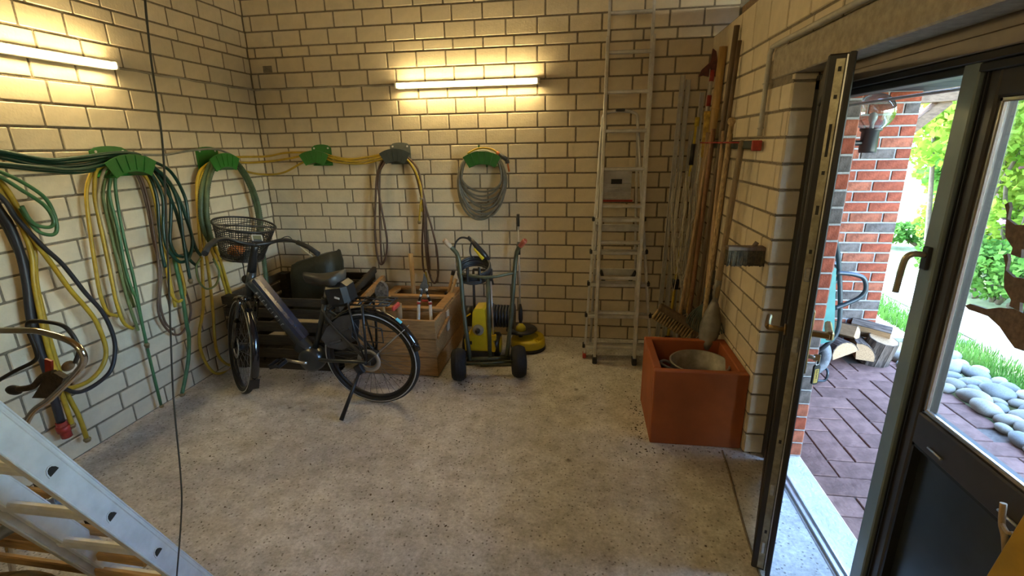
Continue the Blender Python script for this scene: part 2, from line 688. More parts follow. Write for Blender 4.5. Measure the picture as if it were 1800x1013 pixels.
def door_leaf(root, w, h, t, mid_z, bead_m, stile=0.085, rail=0.11, frame_m=None):
    """leaf in local coords: x from 0 (hinge) to w (lock edge), y 0..t (inner face at y=0), z 0..h"""
    frame_m = frame_m or m_frame
    f = MB()
    f.box((stile / 2, t / 2, h / 2), (stile, t, h), bev=0.005)
    f.box((w - stile / 2, t / 2, h / 2), (stile, t, h), bev=0.005)
    f.box((w / 2, t / 2, h - rail / 2), (w - 2 * stile, t, rail), bev=0.005)
    f.box((w / 2, t / 2, mid_z - rail / 2), (w - 2 * stile, t, rail), bev=0.005)
    f.box((w / 2, t / 2, 0.06), (w - 2 * stile, t, 0.12), bev=0.005)
    f.build('leaf_frame', frame_m, root)
    MB().box((w / 2, t / 2, (mid_z + h - rail) / 2), (w - 2 * stile, 0.012, h - rail - mid_z)).build('pane', m_glass, root)
    MB().box((w / 2, t / 2 + 0.012, (0.12 + mid_z - rail) / 2), (w - 2 * stile, 0.02, mid_z - rail - 0.12)).build('panel', m_panel, root)
    g = MB()
    zt = h - rail
    for (x0, x1, z0, z1) in ((stile, stile + 0.014, mid_z, zt), (w - stile - 0.014, w - stile, mid_z, zt),
                             (stile, w - stile, mid_z, mid_z + 0.014), (stile, w - stile, zt - 0.014, zt)):
        g.box(((x0 + x1) / 2, 0.017, (z0 + z1) / 2), (x1 - x0, 0.014, z1 - z0), bev=0.003)
    g.build('glazing_bead', bead_m, root)
    g = MB()
    for (x0, x1, z0, z1) in ((stile, stile + 0.010, 0.12, mid_z - rail), (w - stile - 0.010, w - stile, 0.12, mid_z - rail),
                             (stile, w - stile, 0.12, 0.13), (stile, w - stile, mid_z - rail - 0.01, mid_z - rail)):
        g.box(((x0 + x1) / 2, 0.02, (z0 + z1) / 2), (x1 - x0, 0.03, z1 - z0))
    g.build('panel_gasket', m_gasket, root)


# far leaf, pushed inwards so that its lock edge faces the room
hx, hy = 3.982, -1.722
ex, ey = 3.672, -2.508
ang = math.atan2(ey - hy, ex - hx)
W1 = math.hypot(ex - hx, ey - hy)
d1 = bpy.data.objects.new('door_1', None)
COL.objects.link(d1)
d1.location = (hx, hy, 0.012)
d1.rotation_euler = (0, 0, ang)          # local +x hinge->lock edge ; local +y points outwards
struct(d1, 'dark metal door leaf standing ajar, seen along its lock edge')
T1, H1 = 0.072, 1.975
door_leaf(d1, W1, H1, T1, 0.80, m_frame)
# lock edge: dull metal face strip between dark rebates
MB().box((W1 + 0.001, 0.034, H1 / 2), (0.006, 0.024, H1 - 0.03), bev=0.001).build('lock_strip', m_lockstrip, d1)
MB().box((W1 + 0.012, 0.063, H1 / 2), (0.026, 0.018, H1), bev=0.003).build('rebate_flange', m_frame, d1)
g = MB()
g.box((W1 + 0.003, 0.0505, H1 / 2), (0.006, 0.004, H1 - 0.01))
g.build('bright_edge', m_alu, d1)
k = MB()
for z, hh in ((1.93, 0.014), (1.62, 0.012), (1.5, 0.03), (1.36, 0.014), (1.85, 0.012), (0.62, 0.014), (0.2, 0.014)):
    k.box((W1 + 0.004, 0.034, z), (0.004, 0.009, hh))
k.box((W1 + 0.004, 0.034, 1.72), (0.004, 0.008, 0.10))
k.build('screw_slot', m_gasket, d1)
k = MB()
k.box((W1 + 0.004, 0.034, 1.02), (0.010, 0.018, 0.06), bev=0.003)
k.box((W1 + 0.004, 0.036, 1.28), (0.012, 0.020, 0.05), bev=0.004)
k.box((W1 + 0.003, 0.034, 0.40), (0.008, 0.018, 0.05), bev=0.004)
k.box((W1 + 0.003, 0.034, 0.12), (0.008, 0.016, 0.06), bev=0.004)
k.build('latch_bolt', mat('worn_latch_steel', (0.5, 0.5, 0.46), 0.3, metal=0.9, var=0.2, scale=60), d1)


def lever(root, x, y, z, side, name='door_handle'):
    """lever handle; side -1 inner face, +1 outer face. Bar runs back towards the hinge."""
    h = MB()
    h.cyl((x, y, z), (x, y + side * 0.058, z), 0.010, 10)
    pts = spline([(x, y + side * 0.058, z), (x - 0.015, y + side * 0.063, z), (x - 0.06, y + side * 0.064, z), (x - 0.12, y + side * 0.062, z + 0.004)], 5)
    h.tube(pts, 0.0105, 10)
    h.cyl((x, y, z), (x, y + side * 0.008, z), 0.022, 14)
    o = h.build(name, m_bronze_h, root)
    return o


lever(d1, W1 - 0.045, 0.0, 1.055, -1)
# flat bronze lever plate outside
h = MB()
h.box((W1 - 0.045, T1 + 0.004, 1.02), (0.036, 0.008, 0.24), bev=0.003)
h.box((W1 - 0.045, T1 + 0.035, 1.055), (0.024, 0.06, 0.022), bev=0.004)
h.box((W1 - 0.05, T1 + 0.062, 1.055), (0.03, 0.026, 0.034), bev=0.006)
h.box((W1 - 0.11, T1 + 0.062, 1.055), (0.13, 0.022, 0.030), bev=0.006)
h.build('door_knob_lever', m_bronze_h, d1)
kc = MB()
kc.cyl((W1 - 0.045, T1, 0.965), (W1 - 0.045, T1 + 0.03, 0.965), 0.008, 10)
kc.box((W1 - 0.045, T1 + 0.036, 0.965), (0.004, 0.022, 0.026), bev=0.001)
kc.build('key', mat('key_steel', (0.55, 0.5, 0.42), 0.3, metal=0.9), d1)

# key tag hanging from the key
kt = thing('key_tag', 'small black key tag with yellow label hanging from the outer lock of the open door', 'key tag')
kp = Matrix.Translation(Vector((hx, hy, 0.012))) @ Matrix.Rotation(ang, 4, 'Z') @ Vector((W1 - 0.045, T1 + 0.04, 0.952))
kt.location = kp
g = MB()
g.torus((0, 0, -0.006), (0.4, -0.9, 0), 0.009, 0.0015, 14, 6)
g.build('key_ring', m_alu, kt)
dx, dy = 0.88, -0.47       # tag faces the room
tagM = Matrix(((dx, 0.47, 0), (dy, 0.88, 0), (0, 0, 1))).transposed()
ux, uy = Vector((0.91, 0.41, 0)), Vector((0, 0, 1))
nn = ux.cross(uy)
def rr_poly(w, h, r, n=4):
    P = []
    for cx_, cy_, a0 in ((w / 2 - r, h / 2 - r, 0), (-w / 2 + r, h / 2 - r, 90), (-w / 2 + r, -h / 2 + r, 180), (w / 2 - r, -h / 2 + r, 270)):
        for i in range(n + 1):
            a = R(a0 + 90 * i / n)
            P.append((cx_ + r * math.cos(a), cy_ + r * math.sin(a)))
    return P
MB().prism(rr_poly(0.027, 0.078, 0.009), (0, 0, -0.053), ux, uy, 0.007).build('tag_case', mat('black_plastic', (0.02, 0.019, 0.018), 0.4, var=0.1), kt)
MB().prism(rr_poly(0.018, 0.056, 0.003), nn * 0.0038 + Vector((0, 0, -0.057)), ux, uy, 0.001).build('tag_label', mat('yellow_paper', (0.62, 0.47, 0.10), 0.7, var=0.1, scale=60), kt)
g = MB()
c0 = nn * 0.0046 + Vector((0, 0, -0.057))
for (a, b) in (((-0.005, 0.022), (0.004, 0.024)), ((-0.004, 0.016), (0.005, 0.012)), ((0.0, 0.022), (-0.001, 0.008)), ((-0.005, 0.004), (0.005, 0.006)),
               ((-0.003, 0.0), (0.004, -0.004)), ((0.001, 0.003), (0.0, -0.008)), ((-0.004, -0.011), (0.004, -0.009)), ((-0.002, -0.016), (0.003, -0.02))):
    g.bar(c0 + ux * a[0] + uy * a[1], c0 + ux * b[0] + uy * b[1], 0.0006, 0.0016, nn)
g.build('handwriting', m_gasket, kt)

# near leaf, closed, in line with the wall
d2 = bpy.data.objects.new('door_2', None)
COL.objects.link(d2)
struct(d2, 'closed dark metal door leaf with a glass upper half')
W2 = (-2.605) - (NY + 0.03)
d2.location = (4.02, -2.605, 0.012)
d2.rotation_euler = (0, 0, -math.pi / 2)    # local x -> -y, local y -> +x ; x=0 at the free edge
door_leaf(d2, W2, 1.935, 0.06, 0.88, m_alu_bead, stile=0.10, rail=0.11, frame_m=mat('brown_bronze_metal', (0.05, 0.042, 0.037), 0.42, metal=0.1, var=0.15, scale=8))
g = MB()
g.box((0.018, -0.010, 0.97), (0.064, 0.022, 1.935), bev=0.004)
g.build('overlap_flange', m_frame_g, d2)
g = MB()
g.box((0.056, -0.004, 0.97), (0.004, 0.010, 1.92))
g.box((0.064, -0.003, 0.97), (0.004, 0.008, 1.92))
g.build('seal_line', m_gasket, d2)
g = MB()
for x in (0.18, 0.45):
    g.cyl((x, -0.004, 0.80), (x + 0.06, -0.004, 0.80), 0.004, 8)
g.build('pin', m_alu, d2)
# window-type handle
h = MB()
h.box((0.018, -0.026, 1.365), (0.030, 0.014, 0.072), bev=0.003)
h.build('handle_plate', m_frame, d2)
h = MB()
pts = spline([(0.018, -0.03, 1.375), (0.018, -0.062, 1.378), (0.012, -0.078, 1.365), (0.008, -0.082, 1.33), (0.005, -0.084, 1.25)], 6)
h.tube(pts, 0.0095, 10)
h.build('window_handle', mat('tan_bronze', (0.42, 0.36, 0.22), 0.32, metal=0.7, var=0.1), d2)
# ================================================================ outside
GZ = -0.08
m_red1 = mat('red_clinker', (0.175, 0.044, 0.023), 0.75, var=0.3, scale=16, bump=0.9, bscale=30, per_obj=0.15, spec=0.08)
m_red2 = mat('brown_clinker', (0.185, 0.06, 0.033), 0.75, var=0.35, scale=18, bump=0.9, bscale=30, per_obj=0.15, spec=0.08)
m_red3 = mat('grey_clinker', (0.082, 0.067, 0.058), 0.75, var=0.35, scale=18, bump=0.9, bscale=30, per_obj=0.15, spec=0.08)
m_wmort = mat('white_pointing', (0.25, 0.24, 0.225), 0.85, var=0.1, scale=30, bump=0.4, spec=0.08)
reds = [m_red1, m_red1, m_red2, m_red1, m_red2, m_red1, m_red3]

vw = MB().box((4.1425, JY / 2 + 0.03, 1.03), (0.115, -JY + 0.06, 2.26)).build('wall_outer', m_wmort)
struct(vw)
rows = []
for i in range(26):
    rows.append((GZ + i * 0.083, GZ + (i + 1) * 0.083, 0.0 if i % 2 else 0.125))
lay(vw, (4.085, JY, 0), 0.0, [(a, b, 0.0) for a, b, o in rows], 0.0, 0.117, 0.117, 0.011, 0.05, 0.008, reds, bev=0.003)
lay(vw, (4.2, 0, 0), math.pi / 2, rows, JY, 0.05, 0.25, 0.012, 0.04, 0.006, reds, bev=0.003)

ew = MB().box((4.80, 0.17, 1.03), (1.27, 0.24, 2.26)).build('wall_garden', m_wmort)
struct(ew)
lay(ew, (4.2, 0.05, 0), 0.0, [(a, b, 0.005 if i % 2 else 0.125) for i, (a, b, o) in enumerate(rows)], 0.0, 1.24, 0.25, 0.013, 0.04, 0.008, reds, bev=0.003)
lay(ew, (5.435, 0.05, 0), math.pi / 2, [(a, b, 0.0) for a, b, o in rows], 0.0, 0.24, 0.24, 0.012, 0.04, 0.006, reds, bev=0.003)

# unseen wall added on the near side of the doorway to block sky light
pw2 = MB().box((4.82, -3.95, 1.03), (1.24, 0.22, 2.26)).build('wall_sky_block', m_wmort)
struct(pw2)
lay(pw2, (5.44, -3.84, 0), math.pi, [(a, b, 0.005 if i % 2 else 0.125) for i, (a, b, o) in enumerate(rows)], 0.0, 1.24, 0.25, 0.013, 0.04, 0.008, reds, bev=0.003)
vw2 = MB().box((4.1425, -4.7, 1.03), (0.115, 2.36, 2.26)).build('wall_outer_near', m_wmort)
struct(vw2)

# roof overhang: grey slatted soffit on timber
m_soffit = mat('grey_soffit', (0.05, 0.055, 0.065), 0.6, var=0.1, scale=12, spec=0.08)
sf = bpy.data.objects.new('roof_overhang', None)
COL.objects.link(sf)
tag(sf, 'slate grey boarded roof overhang above the red brick wall', 'roof')
for i in range(17):
    y0 = -4.45 + i * 0.30
    MB().box((4.86, y0 + 0.15, 2.092), (1.30, 0.288, 0.03), bev=0.004).build('soffit_board', m_soffit, sf)
MB().box((5.52, -1.9, 2.16), (0.03, 5.1, 0.16)).build('fascia', m_soffit, sf)

# timber carrying the overhang, seen end on
m_timber = mat('weathered_timber', (0.12, 0.078, 0.048), 0.75, var=0.25, scale=5, stretch=(2, 14, 14), bump=0.2, spec=0.08)
pt = thing('pergola_frame', 'weathered brown timber beam with a diagonal brace behind the brick wall end', 'beam', (0, 0, 0))
MB().bar((5.38, 0.42, 2.06), (6.35, 0.62, 2.12), 0.12, 0.14, bev=0.006).build('beam', m_timber, pt)
MB().bar((5.95, 0.35, 2.25), (5.95, 1.9, 2.25), 0.12, 0.15, bev=0.006).build('cross_beam', m_timber, pt)
MB().bar((5.42, 0.46, 1.62), (5.92, 0.56, 2.04), 0.09, 0.09, bev=0.006).build('brace', m_timber, pt)
MB().box((5.41, 0.42, 0.98), (0.06, 0.14, 2.1), bev=0.006).build('post', m_timber, pt)

# wall lamp with clear globe on the outer corner
m_black = mat('black_paint', (0.018, 0.017, 0.018), 0.35, var=0.1)
gl = thing('globe_lamp', 'clear glass globe lamp on a black holder at the outside wall corner', 'lamp', (4.415, -1.35, 1.665))
MB().lathe([(0.0, 0), (0.038, 0), (0.040, 0.01), (0.040, 0.105), (0.05, 0.112), (0.05, 0.122), (0.0, 0.122)], n=20).build('lamp_holder', m_black, gl)
MB().tube(spline([(0, 0, 0.05), (-0.1, 0, 0.05), (-0.225, 0, 0.05)], 4), 0.014, 10).build('bracket', m_black, gl)
prof = []
for i in range(15):
    t = math.pi * (0.16 + 0.84 * i / 14)
    prof.append((0.094 * math.sin(t), 0.202 - 0.094 * math.cos(t)))
MB().lathe(prof, n=28).build('globe', glass_mat('globe_glass', (0.97, 1, 0.98), tint=0.82, lo=0.14, hi=0.95, power=1.3), gl)
b = MB().lathe([(0.010, 0.12), (0.010, 0.14), (0.012, 0.15), (0.019, 0.168), (0.02, 0.182), (0.014, 0.198), (0.0, 0.203)], n=16)
b.build('bulb', mat('frosted_bulb', (0.35, 0.35, 0.34), 0.2, var=0.02), gl)

# paving, herringbone clinker
m_pave = mat('mauve_clinker_paver', (0.19, 0.105, 0.082), 0.8, var=0.2, scale=14, bump=0.5, bscale=40, per_obj=0.18, spec=0.08)
m_sand = mat('joint_sand', (0.12, 0.095, 0.075), 0.95, var=0.2, scale=40)
pv = MB().box((4.93, -1.7, GZ - 0.06), (1.46, 3.6, 0.10)).build('pavement', m_sand)
struct(pv)
pw = 0.158
pm = {}
for key, (a, b_) in {'H': (2 * pw, pw), 'V': (pw, 2 * pw)}.items():
    me = MB().box((0, 0, 0), (a - 0.008, b_ - 0.008, 0.05), bev=0.004).mesh('paver')
    me.materials.append(m_pave)
    pm[key] = me
n_pv = 0
for i in range(-3, 11):
    for j in range(-26, 1):
        k = (i - j) % 4
        if k == 0:
            c, key = ((i + 1) * pw, (j + 0.5) * pw), 'H'
        elif k == 3:
            c, key = ((i + 0.5) * pw, (j + 1) * pw), 'V'
        else:
            continue
        x, y = 4.235 + c[0], 0.02 + c[1]
        if x < 4.12 or x > 5.62 or y < -3.4 or y > 0.0:
            continue
        link('paver', pm[key], pv, (x, y, GZ - 0.024 + random.uniform(-0.002, 0.002)))
        n_pv += 1

# garden ground
m_lawn = mat('lawn_ground', (0.12, 0.17, 0.04), 0.95, var=0.35, scale=3, col2=(0.30, 0.30, 0.13))
struct(MB().box((25, 5, GZ - 0.15), (40, 60, 0.14)).build('ground', m_lawn))
m_path = mat('pale_gravel_path', (0.42, 0.39, 0.32), 0.95, var=0.15, scale=25, bump=0.5)
g = MB().box((6.98, 2.0, GZ - 0.065), (0.7, 14, 0.05))
g.box((6.1, 3.6, GZ - 0.065), (1.1, 6.0, 0.05))
struct(g.build('path', m_path))

# pebbles
m_peb = [mat('pebble_grey', (0.20, 0.20, 0.18), 0.7, var=0.15, scale=12, per_obj=0.25, spec=0.08), mat('pebble_tan', (0.25, 0.225, 0.175), 0.7, var=0.15, scale=12, per_obj=0.25, spec=0.08)]
pmesh = []
for q in range(5):
    rnd = random.Random(q)
    m0 = MB().sphere((0, 0, 0), 1.0, 12, 8)
    fz = [rnd.uniform(-0.12, 0.12) for _ in range(6)]
    m0.v = [(v[0] * (1 + fz[0] * v[1] + fz[1] * v[0]), v[1] * (1 + fz[2] * v[0] + fz[3] * v[2]), v[2] * (1 + fz[4] * v[0])) for v in m0.v]
    me = m0.mesh('pebble')
    me.materials.append(m_peb[q % 2])
    pmesh.append(me)
rnd = random.Random(5)
placed = []
tries = 0
while len(placed) < 95 and tries < 9000:
    tries += 1
    y = rnd.uniform(-2.9, 0.30)
    x = rnd.uniform(5.62, 6.12)
    s = rnd.uniform(0.045, 0.095)
    lay_ = 0
    ok = all((x - a) ** 2 + (y - b) ** 2 > (0.82 * (s + c)) ** 2 for a, b, c in placed)
    if not ok:
        continue
    placed.append((x, y, s))
    o = link('pebble', pmesh[rnd.randrange(5)], None, (x, y, GZ + s * 0.42), (rnd.uniform(-.2, .2), rnd.uniform(-.2, .2), rnd.uniform(0, 6.3)))
    o.scale = (s * 1.18, s * 0.92, s * 0.62)
    tag(o, 'smooth rounded pebble in the strip beside the clinker paving', 'pebble', 'pebbles edging the paving')

# firewood
m_bark = mat('rough_bark', (0.10, 0.075, 0.058), 0.9, var=0.5, scale=14, bump=1.0, bscale=25, stretch=(3, 3, 0.6), spec=0.08)
m_cut = mat('cut_wood', (0.33, 0.21, 0.115), 0.8, var=0.2, scale=20, stretch=(6, 6, 1), spec=0.08)


def firewood(label, loc, rot, L_, pts, barkside):
    """split log: cross-section polygon pts, length L_ along local z; outer rounded side carries bark"""
    t = thing('firewood_log', label, 'log', loc, rot, 'firewood by the garden wall')
    n = len(pts)
    for cap_ in (0,):
        w = MB()
        A = [(p[0], p[1], -L_ / 2) for p in pts]
        B = [(p[0] * 0.97, p[1] * 0.97, L_ / 2) for p in pts]
        fs = [tuple(reversed(range(n))), tuple(range(n, 2 * n))]
        fb = []
        for i in range(n):
            j = (i + 1) % n
            fs.append((i, j, n + j, n + i))
            if i in barkside:
                fb.append((i, j, n + j, n + i))
        w.add(A + B, fs)
        w.build('split_wood', m_cut, t)
        bk = MB()
        for (i, j, a, b2) in fb:
            q = [Vector((A + B)[x]) for x in (i, j, a, b2)]
            cen = (q[0] + q[1]) / 2
            cen.z = 0
            off = cen.normalized() * 0.008
            v8 = [x + off for x in q] + q
            bk.add(v8, [(0, 1, 2, 3), (7, 6, 5, 4), (0, 4, 5, 1), (1, 5, 6, 2), (2, 6, 7, 3), (3, 7, 4, 0)])
        if fb:
            bk.build('bark', m_bark, t)
    return t


def arc(r, a0, a1, n):
    return [(r * math.cos(R(a0 + (a1 - a0) * i / n)), r * math.sin(R(a0 + (a1 - a0) * i / n))) for i in range(n + 1)]


wedge = [(0, -0.02)] + arc(0.12, 20, 130, 6)
half = arc(0.11, 0, 180, 8)
rnd_ = arc(0.105, 0, 327, 10)
firewood('short round firewood log with shaggy grey bark at the front of the pile', (5.40, -0.12, GZ + 0.115), (R(12), R(4), R(20)), 0.23, rnd_, list(range(11)))
firewood('split firewood wedge with a pale face behind the round log', (5.36, -0.02, GZ + 0.205), (R(96), 0, R(60)), 0.28, wedge, [1, 2, 3, 4, 5, 6])
firewood('split firewood piece showing a broad pale cut end', (5.23, -0.10, GZ + 0.085), (R(86), R(30), R(-18)), 0.27, wedge, [1, 2, 3, 4, 5, 6])
firewood('half-round firewood log lying against the wheelbarrow', (5.07, -0.12, GZ + 0.10), (R(84), R(-20), R(12)), 0.26, half, [0, 1, 2, 3, 4, 5, 6, 7])
firewood('small split firewood stick on top of the pile next to the brick wall', (5.12, -0.04, GZ + 0.235), (R(82), R(60), R(30)), 0.24, [(x * .7, y * .7) for x, y in wedge], [1, 2, 3, 4, 5, 6])
firewood('dark firewood chunk tucked between two split logs', (5.30, 0.0, GZ + 0.08), (R(90), R(80), R(0)), 0.16, [(x * .8, y * .8) for x, y in half], list(range(8)))

# wheelbarrow tipped up on its nose against the outer wall
m_teal = mat('turquoise_enamel', (0.022, 0.11, 0.095), 0.35, var=0.12, scale=10)
m_tyre = mat('dusty_tyre', (0.10, 0.105, 0.11), 0.8, var=0.25, scale=30, bump=0.3)
wbw = thing('wheelbarrow', 'turquoise wheelbarrow tipped upright on its wheel against the brick jamb', 'wheelbarrow', (4.62, -0.45, GZ))
g = MB()
for i in range(7):
    g.torus((0.055, -0.045 + 0.015 * i, 0.20), (0, 1, 0), 0.145 + 0.012 * math.sin(math.pi * i / 6), 0.04, 36, 8)
g.build('tyre', m_tyre, wbw)
MB().lathe([(0.0, -0.03), (0.11, -0.03), (0.12, 0), (0.11, 0.03), (0.0, 0.03)], (0.055, 0, 0.20), (0, 1, 0), 20).build('rim', m_teal, wbw)
tr = MB()
# tray: open box, floor facing +x
o_ = [(-0.22, -0.34, 0.34), (-0.22, 0.34, 0.34), (-0.22, 0.36, 1.12), (-0.22, -0.36, 1.12)]
i_ = [(0.16, -0.20, 0.40), (0.16, 0.20, 0.40), (0.07, 0.24, 0.95), (0.07, -0.24, 0.95)]
tr.add(o_ + i_, [(0, 1, 5, 4), (1, 2, 6, 5), (2, 3, 7, 6), (3, 0, 4, 7), (4, 5, 6, 7)])
t_ = tr.build('tray', m_teal, wbw)
sm_ = t_.modifiers.new('solid', 'SOLIDIFY')
sm_.thickness = 0.006
MB().tube([Vector(p) for p in o_], 0.011, 8, closed=True).build('tray_rim', m_teal, wbw)
m_greytube = mat('blue_grey_tube', (0.035, 0.045, 0.05), 0.4, metal=0.5, var=0.1)
g = MB()
for s in (-1, 1):
    y = s * 0.17
    g.tube(spline([(0.06, y * 0.4, 0.20), (0.12, y, 0.34), (0.19, y, 0.5), (0.12, y, 0.95), (0.0, y * 1.4, 1.25), (-0.10, y * 1.5, 1.50)], 6), 0.016, 10)
g.tube(spline([(0.05, -0.10, 0.015), (0.14, -0.10, 0.02), (0.20, -0.10, 0.03), (0.21, -0.09, 0.10), (0.2, 0.0, 0.12)], 5), 0.010, 8)
g.build('chassis', m_greytube, wbw)
for s in (-1, 1):
    y = s * 0.19
    MB().tube(spline([(0.13, y, 0.645), (0.20, y, 0.68), (0.28, y, 0.73), (0.31, y, 0.79), (0.285, y, 0.87), (0.21, y, 0.90), (0.10, y, 0.91)], 6), 0.016, 10).build('stand_loop', m_greytube, wbw)
    MB().cyl((-0.10, y * 1.34, 1.50), (-0.15, y * 1.38, 1.62), 0.02, 10).build('grip', m_black, wbw)

# plants
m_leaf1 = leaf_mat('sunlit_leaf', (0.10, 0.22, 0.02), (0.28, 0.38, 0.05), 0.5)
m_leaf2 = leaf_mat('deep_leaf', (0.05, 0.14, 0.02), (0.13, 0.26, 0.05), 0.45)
m_stem = mat('plant_stem', (0.10, 0.075, 0.045), 0.85, var=0.2)
m_pink = leaf_mat('pink_petal', (0.62, 0.22, 0.42), (0.75, 0.35, 0.55), 0.4)


def leaf_cloud(mb, blobs, n, size, rnd):
    tot = sum(b[3] for b in blobs)
    for (cx_, cy_, cz_, rr_, sc_) in [(b[0], b[1], b[2], b[3], b[4]) for b in blobs]:
        for _ in range(int(n * rr_ / tot)):
            a, z = rnd.uniform(0, 6.283), rnd.uniform(-1, 1)
            rad = rr_ * (rnd.uniform(0.35, 1.0) ** 0.5)
            s = math.sqrt(1 - z * z)
            c = Vector((cx_ + rad * s * math.cos(a), cy_ + rad * s * math.sin(a), cz_ + rad * z * sc_))
            ux = Vector((rnd.gauss(0, 1), rnd.gauss(0, 1), rnd.gauss(0, .6))).normalized()
            uy = ux.orthogonal()
            uy.rotate(Quaternion(ux, rnd.uniform(0, 6.28)))
            L_, w = size * rnd.uniform(0.7, 1.4), size * rnd.uniform(0.3, 0.5)
            mb.add([c, c + ux * L_ * .5 + uy * w, c + ux * L_, c + ux * L_ * .5 - uy * w], [(0, 1, 2, 3)])


def shrub(name, label, cat, loc, blobs, n, size, m, seed, group=None, flowers=0):
    rnd = random.Random(seed)
    t = thing(name, label, cat, loc, group=group)
    mb = MB()
    leaf_cloud(mb, blobs, n, size, rnd)
    mb.build('foliage', m, t, fix=False)
    st = MB()
    for (cx_, cy_, cz_, rr_, sc_) in blobs:
        st.tube(spline([(cx_ * 0.15 + rnd.uniform(-.05, .05), cy_ * 0.15 + rnd.uniform(-.05, .05), -0.02), (cx_ * .5, cy_ * .5, cz_ * .5), (cx_, cy_, cz_ + rr_ * .3)], 4), 0.02, 6,
                r_list=[0.03 * (1 - i / 11) + 0.006 for i in range(9)])
    st.build('stem', m_stem, t)
    if flowers:
        fl_ = MB()
        for _ in range(flowers):
            b = rnd.choice(blobs)
            d = Vector((rnd.gauss(0, 1), rnd.gauss(0, 1), rnd.gauss(0, 1))).normalized()
            c = Vector(b[:3]) + d * b[3]
            for q in range(5):
                a = q * 1.2566
                u = d.orthogonal().normalized()
                u.rotate(Quaternion(d, a))
                v = d.cross(u)
                fl_.add([c, c + u * .03 + v * .018, c + u * .055, c + u * .03 - v * .018], [(0, 1, 2, 3)])
        fl_.build('flower', m_pink, t, fix=False)
    return t


shrub('leafy_tree', 'maple branches with yellow-green leaves hanging between the timber beam and the open door gap', 'tree', (7.4, 2.5, GZ),
      [(-0.2, -0.2, 1.9, .55, .8), (0.2, 0.3, 2.5, .8, .8), (-0.3, 0.4, 2.9, .7, .7), (0.6, -.3, 2.0, .6, .9), (1.0, 0.5, 1.5, .5, 1)], 4200, 0.085, m_leaf1, 3)
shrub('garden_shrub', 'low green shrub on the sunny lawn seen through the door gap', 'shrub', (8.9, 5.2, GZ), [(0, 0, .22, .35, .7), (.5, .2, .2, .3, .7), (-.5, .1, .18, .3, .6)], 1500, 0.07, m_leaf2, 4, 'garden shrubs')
shrub('garden_shrub', 'tall sunlit shrub with pink blossoms seen through the door glass', 'shrub', (8.15, 2.35, GZ),
      [(0, 0, 1.2, .6, 1.2), (.3, -.5, 1.8, .6, 1.1), (-.1, .5, 1.9, .55, 1), (0.4, 0.1, 2.5, .6, 1)], 3800, 0.075, m_leaf1, 5, 'garden shrubs', 110)
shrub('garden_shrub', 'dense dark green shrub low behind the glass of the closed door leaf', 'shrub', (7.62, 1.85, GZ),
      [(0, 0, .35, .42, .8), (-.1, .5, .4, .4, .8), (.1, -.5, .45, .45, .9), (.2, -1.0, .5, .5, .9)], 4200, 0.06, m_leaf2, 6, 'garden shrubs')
shrub('garden_shrub', 'broad bright green shrub filling the right edge of the door glass', 'shrub', (8.6, -0.9, GZ),
      [(0, 0, .9, .6, 1.1), (.2, -.7, 1.1, .7, 1.1), (0, .4, 1.7, .6, 1), (.2, -.5, 2.1, .7, 1)], 4200, 0.08, m_leaf1, 7, 'garden shrubs')
shrub('garden_shrub', 'feathery mid-green shrub behind the door handle of the closed leaf', 'shrub', (8.5, 3.5, GZ),
      [(0, 0, .5, .5, 1.0), (.2, -.6, .7, .5, 1.1), (.1, .6, .6, .5, 1), (.3, 0, 1.2, .5, 1)], 4200, 0.07, m_leaf1, 8, 'garden shrubs')
shrub('garden_shrub', 'bushy yellow-green shrub behind the fence at mid height of the door glass', 'shrub', (9.6, 1.6, GZ),
      [(0, 0, .8, .8, 1.0), (.2, -1.0, 1.0, .8, 1.1), (.1, 1.0, 1.2, .8, 1), (.3, 0, 2.0, .8, 1), (.2, -1.9, 1.1, .8, 1)], 5200, 0.09, m_leaf1, 9, 'garden shrubs')
for i, (x, y, s) in enumerate(((13, 9.0, 2.4), (15.5, 13.5, 3.0), (14.5, 4.5, 2.6), (13.5, 0.5, 2.4))):
    lab = ['tree crown behind the pink blossom shrub', 'tallest tree at the far end of the lawn', 'sunlit tree crown behind the tall shrub', 'tree at the right end of the garden behind the glass'][i]
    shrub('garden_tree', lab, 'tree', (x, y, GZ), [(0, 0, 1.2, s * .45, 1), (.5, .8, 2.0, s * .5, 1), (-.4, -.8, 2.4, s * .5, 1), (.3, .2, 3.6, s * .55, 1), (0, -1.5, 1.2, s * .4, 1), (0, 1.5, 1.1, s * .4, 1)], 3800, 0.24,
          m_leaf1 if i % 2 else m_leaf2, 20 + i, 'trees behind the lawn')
# fence behind the shrubs
fn = thing('garden_fence', 'grey-green weathered board fence among the shrubs behind the door glass', 'fence', (8.9, 3.0, GZ), (0, 0, R(-62)))
m_fence = mat('weathered_fence', (0.20, 0.23, 0.17), 0.85, var=0.2, scale=6, stretch=(8, 8, 1), per_obj=0.15)
for i in range(7):
    MB().box((-0.55 + i * 0.155, 0, 0.62), (0.14, 0.02, 1.25), bev=0.003).build('board', m_fence, fn)
for z in (0.3, 1.0):
    MB().box((-0.08, 0.025, z), (1.15, 0.03, 0.07)).build('rail', m_fence, fn)
